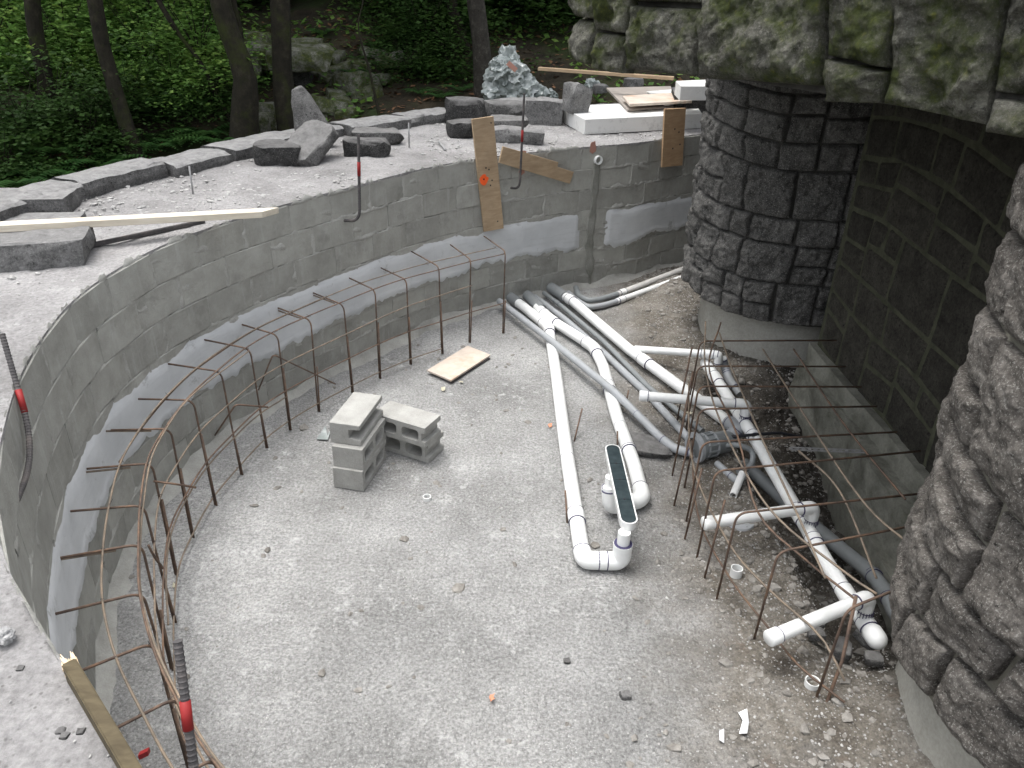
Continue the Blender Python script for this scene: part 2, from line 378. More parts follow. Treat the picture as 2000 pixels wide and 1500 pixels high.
MAT['orange_leaf'] = Mt('orange_leaf', .7).col((.6, .28, .17)).m
MAT['pale_leaf'] = Mt('pale_dry_leaf', .7).col((.5, .47, .36)).m
MAT['dark'] = Mt('black_rubber_and_shade', .6).col((.03, .03, .035)).m  # also colours in the shade inside open pipe ends

# ------------------------------------------------------------------ plan curves
INNER = [(3.6, 9.2), (2.4, 8.66), (1.72, 8.24), (1.18, 7.8), (.5, 7.42), (-.06, 7.05), (-.44, 6.76), (-.87, 6.27), (-1.2, 5.77), (-1.5, 5.33), (-1.76, 4.88), (-1.93, 4.52), (-2.04, 4.2), (-2.10, 3.8), (-2.10, 3.42), (-2.03, 3.04), (-1.92, 2.67), (-1.78, 2.33), (-1.6, 1.97), (-1.36, 1.61), (-1.05, 1.29), (-.72, 1.0), (-.35, .72), (.1, .45), (.7, .2)]
OUTER = [(5.2, 11.9), (3.6, 11.6), (2.2, 11.0), (1.2, 10.4), (.3, 9.85), (-.5, 9.2), (-1.05, 8.6), (-1.62, 7.95), (-2.15, 7.3), (-2.5, 6.6), (-2.76, 6.0), (-2.98, 5.5), (-3.16, 5.0), (-3.3, 4.4), (-3.42, 3.6), (-3.45, 2.8), (-3.4, 2.0), (-3.2, 1.2), (-2.9, .4), (-2.4, -.4), (-1.6, -1.0), (-.6, -1.3), (.6, -1.3)]
IN_N, IN_L = spline(INNER, 1201)
def inner(s):     # point on the pit wall line at arc length s, with outward (away from pit) normal
    t = np.clip(s/IN_L*1200, 0, 1199.999); i = int(t); p = IN_N[i]*(1-(t-i))+IN_N[i+1]*(t-i)
    d = IN_N[min(i+6, 1200)]-IN_N[max(i-6, 0)]; d /= np.linalg.norm(d)
    return Vector((p[0], p[1], 0)), Vector((d[1], -d[0], 0))
ZT = 1.42
def s_of(x, y): return float(np.argmin(((IN_N-np.array([x, y]))**2).sum(1)))/1200*IN_L
p_, n_ = inner(IN_L*.5)
if n_.dot(Vector((2.2, 3.8, 0))-p_) > 0: SG = -1
else: SG = 1
def wallpt(s, out, z):
    p, n = inner(s); q = p+n*SG*out; q.z = z; return q
def wall_hit(px, py):
    d = ray(px, py); best = None
    for i in range(0, 1200, 2):
        a = IN_N[i]; b = IN_N[i+2] if i+2 <= 1200 else IN_N[-1]
        e = b-a; det = -d.x*e[1]+e[0]*d.y
        if abs(det) < 1e-9: continue
        t = (-a[0]*e[1]+e[0]*a[1])/det; s = (d.x*a[1]-d.y*a[0])/det
        if 0 <= s <= 1 and t > 0 and H+d.z*t < 1.5 and (best is None or t < best[0]): best = (t, EYE+d*t, (i+2*s)/1200*IN_L)
    return best[1], best[2]

# ------------------------------------------------------------------ setting: pit floor
def floor_z(x, y):
    x = np.asarray(x, float); y = np.asarray(y, float); Q = np.stack([x, y, 0*x], -1)
    rgh = smooth(.9, 1.7, x+.35*vn(Q, 1.3, 5))
    z = .006*fbm(Q, 1.2, 3)+.0022*fbm(Q, 14, 9)
    z = z+rgh*(.022*fbm(Q, 3.0, 21, 5)+.008*fbm(Q, 17, 4, 3)+.01)
    tr = smooth(1.48, 1.85, x+.12*vn(Q, 2.2, 8))*smooth(2.45, 3.1, y)*(1-smooth(5.2, 5.8, y))
    z = z-tr*(.34+.05*fbm(Q, 5, 31))
    # spoil heap round the far pipe ends and by the near column
    z = z+.09*np.exp(-((x-1.75)**2/.25+(y-7.35)**2/.3))
    z = z+.10*np.exp(-((x-1.95)**2/.12+(y-1.9)**2/.5))*(1+.4*fbm(Q, 6, 2))
    # low cracked edge running across the slab
    cx = .55+.42*(y-2.2)+.06*vn(Q, 3, 77)
    z = z-.007*np.exp(-((x-cx)/.012)**2)*smooth(1.7, 2.0, y)*(1-smooth(3.0, 3.2, y))
    return z
xs = np.arange(-2.35, 4.6, .02); ys = np.arange(-.4, 9.6, .02)
X, Y = np.meshgrid(xs, ys, indexing='ij')
V = np.stack([X, Y, floor_z(X, Y)], -1).reshape(-1, 3)
tag(link('pit_floor', rawmesh('pit_floor', V, gridfaces(len(xs), len(ys)), True), None, MAT['floor']), kind='structure')

# scattered grit and rubble (uncountable)
ICO = None
def ico():
    bm = bmesh.new(); bmesh.ops.create_icosphere(bm, subdivisions=1, radius=1); v = np.array([q.co[:] for q in bm.verts]); f = np.array([[q.index for q in p.verts] for p in bm.faces]); bm.free(); return v, f
ICO = ico()
def scatter(name, pts, sizes, mat, seed, flat=.6, label=None, cat=None):
    rng = np.random.default_rng(seed); v, f = ICO; n = len(pts); nv = len(v)
    VV = v[None]*(1+.35*rng.uniform(-1, 1, (n, nv, 1)))*sizes[:, None, None]*rng.uniform(.6, 1.3, (n, 1, 3))
    VV[:, :, 2] *= flat
    a = rng.uniform(0, 6.28, n); ca, sa = np.cos(a)[:, None], np.sin(a)[:, None]
    xx = VV[:, :, 0]*ca-VV[:, :, 1]*sa; yy = VV[:, :, 0]*sa+VV[:, :, 1]*ca
    VV = np.stack([xx, yy, VV[:, :, 2]], -1)+pts[:, None, :]
    FF = f[None]+(np.arange(n)*nv)[:, None, None]
    o = link(name, rawmesh(name, VV.reshape(-1, 3), FF.reshape(-1, 3)), None, mat)
    return tag(o, label, cat, kind='stuff')
rng = np.random.default_rng(4)
def inside(x, y, m=.03):
    i = np.argmin(((IN_N[None]-np.stack([x, y], -1)[:, None])**2).sum(-1), axis=1); p = IN_N[i]
    d = IN_N[np.minimum(i+4, 1200)]-IN_N[np.maximum(i-4, 0)]; nrm = np.stack([d[:, 1], -d[:, 0]], -1)*SG; nrm /= np.linalg.norm(nrm, axis=1)[:, None]
    return ((np.stack([x, y], -1)-p)*nrm).sum(-1) < -m
def pts_floor(n, dens, seed):
    r = np.random.default_rng(seed); x = r.uniform(-2.2, 2.7, n); y = r.uniform(.9, 8.3, n)
    k = (r.uniform(0, 1, n) < dens(x, y)) & inside(x, y); x = x[k]; y = y[k]
    return np.stack([x, y, floor_z(x, y)], -1)
dens = lambda x, y: .22+.6*smooth(.5, 1.7, x)+.3*smooth(.2, .6, vn(np.stack([x, y, 0*x], -1), 1.4, 3))
p = pts_floor(42000, dens, 1); scatter('gravel', p, .0024+.0058*np.random.default_rng(2).random(len(p))**2, MAT['gravel'], 3, label='fine pale grit spread over the pit floor', cat='gravel')
dens = lambda x, y: .05+.95*smooth(.7, 1.5, x+.5*vn(np.stack([x, y, 0*x], -1), 2, 9)+.25*smooth(3.2, 1.4, y))
p = pts_floor(15000, dens, 7); scatter('rubble', p, .004+.028*np.random.default_rng(8).random(len(p))**3.6, MAT['rubble'], 9, .7, 'broken grey rubble chips lying around the pipes and columns', 'rubble')

# ------------------------------------------------------------------ setting: terrace on top of the wall
A, _ = spline(INNER, 520); B, _ = spline(OUTER, 520); nw = 46
T = np.linspace(0, 1, nw)[None, :, None]
XY = A[:, None]*(1-T)+B[:, None]*T
Q = np.concatenate([XY, np.zeros(XY.shape[:2]+(1,))], -1)
Z = ZT+(.008*fbm(Q, 3, 2, 5)+.004*fbm(Q, 30, 8, 2))*smooth(0, .08, T[..., 0])
V = np.concatenate([XY, Z[..., None]], -1)
lip = V[:, :1].copy(); lip[..., 2] -= .02
V = np.concatenate([lip, V], 1)
tag(link('terrace', rawmesh('terrace', V.reshape(-1, 3), gridfaces(520, nw+1), False), None, MAT['terrace']), kind='structure')
# body under the terrace
bb = [wallpt(s, .12, 0) for s in np.linspace(0, IN_L, 120)]
r = np.random.default_rng(11); n = 16000
i = r.integers(0, 520, n); t = r.random(n)**.6
xy = A[i]*(1-t[:, None])+B[i]*t[:, None]+r.normal(0, .02, (n, 2)); q = np.concatenate([xy, np.zeros((n, 1))], 1)
k = (r.random(n) < .1+.9*smooth(-.1, .45, vn(q, 1.7, 5))) & ~inside(xy[:, 0], xy[:, 1], -.03)
q = q[k]; q[:, 2] = ZT+.003
scatter('chips', q, .003+.019*r.random(len(q))**5, MAT['gravel'], 12, .6, 'loose mortar chips littering the terrace top', 'rubble')

# ------------------------------------------------------------------ curved concrete block wall
wall = empty('block_wall', (0, 5, 0), 'curved grey concrete block wall round the pit, pale render band halfway up', 'wall')
def block_mesh(L, name):
    hL, Hh, Dp, c = L/2-.002, .196, .14, .004
    V = []; 
    for (y, ins) in ((Dp, 0), (c, 0), (0, c)):
        for (x, z) in ((-hL+ins, ins), (hL-ins, ins), (hL-ins, Hh-ins), (-hL+ins, Hh-ins)): V.append((x, y, z))
    Fs = [(0, 1, 2, 3)]
    for a in (0, 4):
        for i in range(4): j = (i+1) % 4; Fs.append((a+i, a+4+i, a+4+j, a+j))
    Fs.append((8, 11, 10, 9))
    me = bpy.data.meshes.new(name); me.from_pydata(V, [], Fs)
    bm = bmesh.new(); bm.from_mesh(me); bmesh.ops.recalc_face_normals(bm, faces=bm.faces); bm.to_mesh(me); bm.free()
    me.materials.append(MAT['block']); return me
BM = block_mesh(.4, 'block')
rnd = random.Random(5)
s0 = s_of(2.6, 8.75); s1 = s_of(.3, .37)
joints = []
cl = 0.397
for c in range(7):
    z = c*.2+.012
    s = s0-(.2 if c % 2 else 0)
    while s < s1:
        a_ = wallpt(s, 0, 0); e = s+cl
        b_ = wallpt(e, 0, 0); mid = (a_+b_)/2; d = (b_-a_); out = wallpt(s+cl/2, 1, 0)-wallpt(s+cl/2, 0, 0)
        ang = math.atan2(out.y, out.x)-math.pi/2
        pr = rnd.uniform(-.003, .003)
        o = link('block', BM, wall, None, mid+out*pr+Vector((0, 0, z+rnd.uniform(-.002, .002)))-wall.location, (0, rnd.uniform(-.006, .006), ang))
        joints.append((c, s, e)); s = e
# mortar core just behind the block faces
ss = np.linspace(0, IN_L, 500)
zz = np.array([-.5, 0, .3, .6, .9, 1.2, 1.408])
V = np.array([[list(wallpt(s, .012, z)) for z in zz] for s in ss]).reshape(-1, 3)
V2 = np.array([list(wallpt(s, .25, 1.408)) for s in ss])
me = rawmesh('mortar', V, gridfaces(500, len(zz)), True); o = link('mortar', put(me, wall), wall, MAT['mortar'])
# squeezed mortar and smears along the joints
sm_ = MB()
Vs = []; Fs = []; base_i = 0
def ridge(pf, L, seed, wd):
    """pf(t, across, out) -> point ; ridge with ragged height"""
    global base_i
    n = max(4, int(L/.02)); t = np.linspace(0, 1, n); q = np.stack([t*L+seed*3.7, 0*t+seed, 0*t], -1)
    h = fbm(q, 5, 3, 3)*.8+.15; h2 = fbm(q, 33, 8, 2)
    for i in range(n):
        hh = .0065*min(1.2, max(-.9, h[i]))+.0025*h2[i]; off = .012*h2[i]
        W = wd*(1.2+.9*h2[i]+.8*max(0, h[i]))
        for k, (ac, ou) in enumerate(((-W, -.006), (-W*.4, hh), (W*.4, hh*.8), (W, -.006))): Vs.append(pf(t[i], ac+off, ou))
    for i in range(n-1):
        for k in range(3): a = base_i+i*4+k; Fs.append((a, a+4, a+5, a+1))
    base_i += n*4
for c, s, e in joints:
    z = c*.2+.1
    sd_ = rnd.random()*50
    for _ in range(2 if c in (1, 0) else 1):
      if rnd.random() < .35:      # dragged trowel smear somewhere on the face
        sx_, zx_ = s+rnd.uniform(0, .36), c*.2+rnd.uniform(.03, .17); ridge(lambda t, ac, ou: tuple(wallpt(sx_+.16*t, -ou, zx_+ac+.03*t)), .16, rnd.random()*90, .016)
    if rnd.random() < .8:
        ridge(lambda t, ac, ou, s=s, c=c: tuple(wallpt(s+ac, -ou, c*.2+.01+t*.19)), .2, sd_, .013)
    ridge(lambda t, ac, ou, s=s, e=e, c=c: tuple(wallpt(s+(e-s)*t, -ou, (c+1)*.2+.006+ac)), .4, sd_+9, .012)
me = rawmesh('mortar_smear', Vs, Fs, True); o = link('mortar_smear', put(me, wall), wall, MAT['mortar']); tag(o, kind='stuff')
# pale render band with ragged edges, in two stretches
def band(sa, sb, seed, name='render_band'):
    n = int((sb-sa)/.012); sv = np.linspace(sa, sb, n); q = np.stack([sv, 0*sv+seed, 0*sv], -1)
    top = .80+.014*fbm(q, 1.2, 5, 3)+.006*fbm(q, 25, 3, 2)
    bot = .40+.028*fbm(q, 1.6, 15, 3)+.026*fbm(q, 13, 23, 4)
    rows = 12; VV = []
    for i in range(n):
        edge = min(1, (i+.5)/6, (n-i-.5)/6)
        for j in range(rows):
            t = j/(rows-1); z = bot[i]+(top[i]-bot[i])*t
            out = .011+.003*float(vn(np.array([sv[i], z, seed]), 6, 2))
            if j == 0: out = -.008; z += .002
            elif j == 1: out = .017
            elif j == rows-2: out = .005
            elif j == rows-1: out = -.008
            VV.append(tuple(wallpt(sv[i], -(out*edge-.006*(1-edge)), z)))
    me = rawmesh(name, VV, gridfaces(n, rows), True); return link(name, put(me, wall), wall, MAT['render'])
g0 = wall_hit(1180, 440)[1]; g1 = wall_hit(1135, 440)[1]
band(s0+.1, g0, 3); band(g1, s1-.2, 8)
# mortar fillet along the foot of the wall
n = 700; sv = np.linspace(s0, s1, n); VV = []
q = np.stack([sv, 0*sv, 0*sv], -1); fz = fbm(q, 4, 3); fo = fbm(q, 6, 9)
for i in range(n):
    for ou, z in ((-.01, .07+.03*fz[i]), (.02, .035+.012*fz[i]), (.05+.02*fo[i], .01), (.09+.03*fo[i], -.02)): VV.append(tuple(wallpt(sv[i], -ou, z)))
link('mortar_fillet', put(rawmesh('mortar_fillet', VV, gridfaces(n, 4), True), wall), wall, MAT['mortar'])
# pipe stub in the wall
hp, hs_ = wall_hit(1167, 312); pn = wallpt(hs_, -1, 0)-wallpt(hs_, 0, 0)
def ring_tube(p0, p1, ro, ri, seg=20):
    m = MB(); p0 = Vector(p0); p1 = Vector(p1); t = (p1-p0).normalized(); a = t.orthogonal().normalized(); b = t.cross(a); V = []
    for p, r in ((p0, ro), (p1, ro), (p1, ri), (p0, ri)):
        for k in range(seg): an = 2*math.pi*k/seg; V.append(p+(a*math.cos(an)+b*math.sin(an))*r)
    Fs = [(i*seg+k, i*seg+(k+1) % seg, ((i+1) % 4)*seg+(k+1) % seg, ((i+1) % 4)*seg+k) for i in range(4) for k in range(seg)]
    return m.add(V, Fs)
stub = ring_tube(hp-pn*.10, hp+pn*.03, .042, .031).build('pipe_sleeve', MAT['pvc'], wall)
m = MB(); m.add([hp-pn*.0+Vector((math.cos(0), 0, 0))*0]*0, []) if False else None
dk = MB().tube([hp-pn*.005, hp-pn*.003], .033, 16).build('sleeve_bore_shade', MAT['dark'], wall)  # black disc painted in as the shade inside the sleeve
sv = np.linspace(hs_-.11, hs_+.11, 16); zz_ = np.linspace(.02, 1.26, 60); VV = []
for i, s_ in enumerate(sv):
    for z in zz_:
        t = (i-7.5)/7.5; wd_ = .35+.5*float(vn(np.array([z*1., 3.1, 5]), 3.5, 4))+.25*float(vn(np.array([z, 1., 2]), 11, 6))+.2*(1.2-z)
        so_f = s_-hs_; VV.append(tuple(wallpt(hs_+so_f*max(.12, wd_)+.03*float(vn(np.array([z, 8., 1]), 2, 9)), -(.014 if abs(t) < .99 else -.006), z)))
link('drip_stain', put(rawmesh('drip_stain', VV, gridfaces(16, 60), True), wall), wall, MAT['stain'])
# faded orange paint marks on the face
for (q0, wpx, hpx) in (((1157, 288), 14, 26), ((1022, 298), 12, 8), ((1018, 335), 14, 12)):
    c_, s_ = wall_hit(*q0); nn = wallpt(s_, -1, 0)-wallpt(s_, 0, 0); tt = Vector((-nn.y, nn.x, 0))
    dd = (c_-EYE).length/F; rr = random.Random(int(q0[0])); pl = []
    for k in range(12):
        a_ = k/12*6.283; k_ = rr.uniform(.75, 1.15); pl.append(c_+nn*.008+tt*math.cos(a_)*wpx/2*dd*k_+Vector((0, 0, 1))*math.sin(a_)*hpx/2*dd*k_)
    MB().prism(pl, nn*.002).build('paint_mark', MAT['faded_paint'], wall)

# low outer retaining face behind the terrace
Bv, _ = spline(OUTER, 300)
VV = [(x, y, z) for x, y in Bv for z in (-1.2, ZT-.002)]
tag(link('retaining_face', rawmesh('retaining_face', VV, gridfaces(300, 2), True), None, MAT['rock']), kind='structure')

# ------------------------------------------------------------------ rocks
def rock_mesh(d, seed, n=15, cuts=2, amp=.05, name='rock', boxy=.75, taper=0., square=False):
    r = random.Random(seed); bm = bmesh.new()
    for i in range(n):
        v = Vector((r.uniform(-1, 1), r.uniform(-1, 1), r.uniform(-1, 1)))
        m = max(abs(v.x), abs(v.y), abs(v.z)); v = v/m*boxy+v.normalized()*(1-boxy)
        bm.verts.new((v.x*d[0]/2, v.y*d[1]/2, v.z*d[2]/2))
    for sx in (-1, 1):
        for sy in (-1, 1): 
            bm.verts.new((sx*d[0]/2*r.uniform(.6, .9), sy*d[1]/2*r.uniform(.6, .9), -d[2]/2)); bm.verts.new((sx*d[0]/2*r.uniform(.55, .95), sy*d[1]/2*r.uniform(.55, .95), d[2]/2*r.uniform(.6, 1)))
    if square:
        bmesh.ops.delete(bm, geom=bm.verts[:], context='VERTS')
        for sx in (-1, 1):
            for sy in (-1, 1):
                for sz in (-1, 1): bm.verts.new((sx*d[0]/2*r.uniform(.93, 1), sy*d[1]/2*r.uniform(.9, 1), sz*d[2]/2*r.uniform(.88, 1)))
        for k in range(3): bm.verts.new((r.uniform(-.3, .3)*d[0], r.uniform(-.3, .3)*d[1], d[2]*.51))
    if taper:
        for v in bm.verts: t_ = v.co.z/d[2]+.5; v.co.x *= 1-taper*t_; v.co.y *= 1-taper*.7*t_
    res = bmesh.ops.convex_hull(bm, input=bm.verts)
    bmesh.ops.delete(bm, geom=list({g for g in res['geom_interior']+res['geom_unused'] if isinstance(g, bmesh.types.BMVert)}), context='VERTS')
    bmesh.ops.subdivide_edges(bm, edges=bm.edges[:], cuts=cuts, use_grid_fill=True)
    bmesh.ops.triangulate(bm, faces=bm.faces[:])
    bmesh.ops.smooth_vert(bm, verts=bm.verts[:], factor=.16, use_axis_x=True, use_axis_y=True, use_axis_z=True)
    co = np.array([v.co[:] for v in bm.verts]); s = min(d)
    nz = fbm(co+seed*1.3, 1.6/s, seed, 4)*amp*s*1.6; nr = np.array([v.normal[:] for v in bm.verts])
    bm.normal_update(); nr = np.array([v.normal[:] for v in bm.verts]); co = co+nr*nz[:, None]
    for v, c in zip(bm.verts, co): v.co = c
    me = bpy.data.meshes.new(name); bm.to_mesh(me); bm.free(); me.shade_smooth(); me.set_sharp_from_angle(angle=R(32)); return me
def rock_at(px, py, w_, d_, h_, z, seed, mat, label, rz=0, tilt=(0, 0), name='rock', group=None, cat='rock', lift=0, cuts=3, n=15, taper=0.):
    me = rock_mesh((w_, d_, h_), seed, n=n, cuts=cuts, taper=taper); me.transform(Matrix.Translation((0, 0, h_/2)))
    me.transform(Matrix.Rotation(tilt[0], 4, 'X') @ Matrix.Rotation(tilt[1], 4, 'Y'))
    p = P(px, py, z); p = p+Vector((p.x, p.y, 0)).normalized()*d_*.4
    o = link(name, me, None, mat, (p.x, p.y, z-.008+lift), (0, 0, rz)); return tag(o, label, cat, group)
GR = 'loose rocks left on the terrace'
rock_at(545, 323, .42, .34, .17, ZT, 3, MAT['rock_dark'], 'low dark rock left of the leaning pointed rocks', .1, group=GR)
rock_at(612, 322, .34, .52, .14, ZT, 5, MAT['rock'], 'flat slab of rock leaning in front of the pointed rock', -.35, (.45, .1), group=GR, lift=.08)
rock_at(622, 290, .42, .24, .54, ZT, 8, MAT['rock'], 'tall pointed grey rock standing on the terrace', .1, (-.15, -.28), group=GR, taper=.72)
rock_at(738, 283, .50, .30, .13, ZT, 12, MAT['rock'], 'flat rock lying behind the rebar with the red band', .2, group=GR)
rock_at(716, 308, .42, .26, .16, ZT, 14, MAT['rock_dark'], 'broken dark-faced rock in front of another flat rock', .05, group=GR)
rock_at(908, 243, .48, .36, .26, ZT, 17, MAT['rock_dark'], 'large dark block of rock left of the long slab', -.1, group=GR)
rock_at(995, 232, .62, .34, .19, ZT, 19, MAT['rock'], 'long rock slab between dark block and squared kerb stone', -.1, group=GR)
rock_at(901, 271, .30, .28, .17, ZT, 21, MAT['rock_dark'], 'rounded rock left of the tall plywood board', .2, group=GR)
rock_at(992, 258, .42, .30, .15, ZT, 23, MAT['rock'], 'flat rock right behind the tall plywood board', .0, group=GR)
rock_at(990, 280, .36, .26, .15, ZT, 25, MAT['slab'], 'squared light rock touching the tall plywood board', .05, group=GR)
rock_at(1040, 284, .26, .24, .16, ZT, 27, MAT['slab'], 'small squared rock right of the tape-marked rebar', -.05, group=GR)
rock_at(1122, 222, .26, .24, .32, ZT+.15, 31, MAT['slab'], 'upright chunk of grey rock standing on the white panel', .5, (.05, .1), group=GR)
rock_at(1170, 182, .26, .2, .12, ZT, 33, MAT['rock'], 'small rock behind the white panel beside plastic heap', .5, group=GR)
rock_at(1236, 170, .3, .2, .12, ZT+.1, 35, MAT['rock'], 'grey rock behind the stacked boards under long board', .2, group=GR)
# debris pebbles
rock_at(1220, 1368, .055, .045, .035, 0, 41, MAT['slab'], 'single pale stone lying alone on the floor near the bottom', .2, cuts=1, name='stone', cat='stone')
rock_at(1107, 1296, .035, .03, .022, 0, 42, MAT['rock_dark'], 'dark round pebble alone on the slab floor', .2, cuts=1, name='pebble', cat='stone')
rock_at(1262, 893, .36, .26, .06, 0, 43, MAT['rock'], 'flat slab of stone under the bent grey pipe', -.3, name='stone', cat='stone', cuts=3)
GRB = 'rubble chunks by the near column'
for k, (x, y, s_, t_) in enumerate([(1590, 1250, .09, 'rubble chunk left of the manifold end cap'), (1640, 1285, .12, 'rubble chunk right of the thick leaning rebar'), (1690, 1262, .13, 'large rubble chunk below the manifold end cap'), (1700, 1300, .1, 'rubble chunk nearest the round column footing'), (1600, 1225, .07, 'small rubble chunk beside the capped lower branch pipe')]):
    rock_at(x, y, s_, s_*.8, s_*.5, 0, 60+k, MAT['rock'], t_, k, cuts=2, name='stone', cat='stone', group=GRB)
for k, (x, y, s_, t_) in enumerate([(1475, 1325, .075, 'reddish flat stone left of the open white ring'), (1500, 1345, .08, 'lower reddish flat stone by the open white ring')]):
    rock_at(x, y, s_, s_*.7, s_*.3, 0, 70+k, MAT['rubble'], t_, k, cuts=2, name='stone', cat='stone')

# ------------------------------------------------------------------ kerb of capping stones
kerb = empty('stone_kerb', (-2, 7, ZT), 'low curved kerb of grey capping stones along the outer terrace edge', 'kerb')
BS, BL = spline(OUTER, 1001)
def outer_at(s):
    t = np.clip(s/BL*1000, 0, 999.99); i = int(t); p = BS[i]*(1-(t-i))+BS[i+1]*(t-i); d = BS[min(i+5, 1000)]-BS[max(i-5, 0)]; d /= np.linalg.norm(d); return p, d
def so_of(x, y): return float(np.argmin(((BS-np.array([x, y]))**2).sum(1)))/1000*BL
s = so_of(.1, 9.7); k = 0; rr = random.Random(8)
se = so_of(-3.15, 5.05)
while s < se:
    L = rr.uniform(.55, 1.15); hh = rr.uniform(.07, .125); wd = rr.uniform(.27, .36)
    nseg = 7; VV = []; Fs = []
    sd_ = rr.randint(0, 999)
    for i in range(nseg+1):
        p, d = outer_at(s+.012+(L-.024)*i/nseg); nrm = np.array([d[1], -d[0]]); 
        if np.dot(nrm, np.array([-.1, 5])-p) < 0: nrm = -nrm      # toward the pit
        for (a_, z) in ((-.12, -.05), (-.12, hh*.9), (-.09, hh), (wd*.3, hh+.008), (wd-.15, hh), (wd-.12, hh*.85), (wd-.115, hh*.4), (wd-.13, -.05)):
            q = np.array([p[0]+nrm[0]*a_, p[1]+nrm[1]*a_, ZT+z]); q = q+.02*fbm(q+sd_, 9, 4, 3)*np.array([nrm[0], nrm[1], .5])
            VV.append(q)
    Fs = gridfaces(nseg+1, 8).tolist()+[list(range(8)), [nseg*8+j for j in range(8)][::-1]]
    me = bpy.data.meshes.new('kerb_stone'); me.from_pydata([tuple(v) for v in VV], [], Fs)
    bm = bmesh.new(); bm.from_mesh(me); bmesh.ops.recalc_face_normals(bm, faces=bm.faces); bmesh.ops.subdivide_edges(bm, edges=bm.edges[:], cuts=1, use_grid_fill=True)
    co = np.array([v.co[:] for v in bm.verts]); co = co+(.009*fbm(co, 14, 6, 4))[:, None]*np.array([.7, .7, .7])
    for v, c in zip(bm.verts, co): v.co = c
    bm.to_mesh(me); bm.free(); me.materials.append(MAT['cap']); link('kerb_stone', put(me, kerb), kerb)
    s += L
GS = 'flat stones laid on the left of the terrace'
def slab(px, w_, d_, h_, seed, label, mat, rz, cuts=3):
    c = P(px[0], px[1], ZT); me = rock_mesh((w_, d_, h_), seed, cuts=4, amp=.07, square=True); me.transform(Matrix.Translation((0, 0, h_/2)))
    o = link('stone_slab', me, None, mat, (c.x, c.y, ZT-.01), (0, 0, rz)); return tag(o, label, 'stone slab', GS)
slab((30, 508), .78, .40, .15, 2, 'thick squared slab under the left end of the long timber', MAT['slab'], .35)
slab((48, 412), .62, .34, .12, 4, 'flat slab at the left end of the kerb', MAT['cap'], .25)
slab((60, 438), .6, .25, .05, 6, 'thin flat slab between kerb end and long timber', MAT['cap'], .2)
rock_at(140, 480, .12, .2, .05, ZT, 80, MAT['rock'], 'small flat rock by the dark bar on the terrace', 0, cuts=2, group=GR)

# squared kerb block behind the boards
c = P(1062, 244, ZT); me = rock_mesh((.42, .3, .26), 90, cuts=4, amp=.06, square=True); me.transform(Matrix.Translation((0, 0, .13)))
tag(link('rock', me, None, MAT['slab'], (c.x, c.y+.12, ZT-.005), (0, 0, -.1)), 'squared pale rock touching the left end of the white panel', 'rock', GR)

# ------------------------------------------------------------------ stones in masonry
def stone_patch(surf, quad, nu, nv, depth, rough, seed, rad=.05, gap=.006, freq=9., angular=0., edge_d=-.03):
    (u0, v0), (u1, v1), (u2, v2), (u3, v3) = quad
    s = np.linspace(0, 1, nu)[:, None]; t = np.linspace(0, 1, nv)[None]
    # denser towards the edges
    s = .5-.5*np.cos(np.pi*s)*(1-.25)-.25*(1-2*s)*.5*1.0 if False else s
    U = (u0*(1-s)*(1-t)+u1*s*(1-t)+u2*s*t+u3*(1-s)*t); V_ = (v0*(1-s)*(1-t)+v1*s*(1-t)+v2*s*t+v3*(1-s)*t)
    w_ = math.hypot(u1-u0, v1-v0); h_ = math.hypot(u3-u0, v3-v0)
    e = np.minimum(np.minimum(s, 1-s)*w_+0*t, np.minimum(t, 1-t)*h_+0*s)
    # rounded corners: combine distances
    ex = np.minimum(s, 1-s)*w_+0*t; ey = np.minimum(t, 1-t)*h_+0*s
    e2 = 1/np.sqrt(1/(ex+1e-4)**2+1/(ey+1e-4)**2)
    prof = .4+.6*(1-np.exp(-e2/rad*1.6))
    q = np.stack([U*1.0, V_*1.0, 0*U+seed*.37], -1)
    qw = q+.25/freq*np.stack([vn(q, freq*.8, seed % 71), vn(q, freq*.8, seed % 73+3), 0*U], -1); nz = fbm(qw, freq, seed % 97, 3)+.55*fbm(q, freq*5, seed % 61, 4)*.6+.35*(1-2*np.abs(vn(qw, freq*3, seed % 53)))
    rdg = 1-2*np.abs(vn(q, freq*.45, seed % 89)); nz = nz+.9*rdg*angular
    tl = random.Random(seed); tx, ty = tl.uniform(-.25, .25), tl.uniform(-.25, .25)
    D_ = depth*prof*(1+tx*(2*s-1)+ty*(2*t-1))+rough*nz*np.clip(prof*1.2, 0, 1)
    edge = (ex < 1e-6) | (ey < 1e-6); D_ = np.where(edge, edge_d, D_)
    # shrink by half the joint, wavy edges
    wob = .006*vn(q, 14, 5)*(1-prof)
    cu = (u0+u1+u2+u3)/4; cv = (v0+v1+v2+v3)/4
    U = U-(U-cu)/(w_/2)*gap+wob; V_ = V_-(V_-cv)/(h_/2)*gap+wob
    return surf(U, V_, D_).reshape(-1, 3), gridfaces(nu, nv)
def warp(u, v, a=.03, f=1.6):
    q = np.array([u, v, 3.3]); return (u+a*float(vn(q, f, 1)), v+a*float(vn(q, f, 2)))
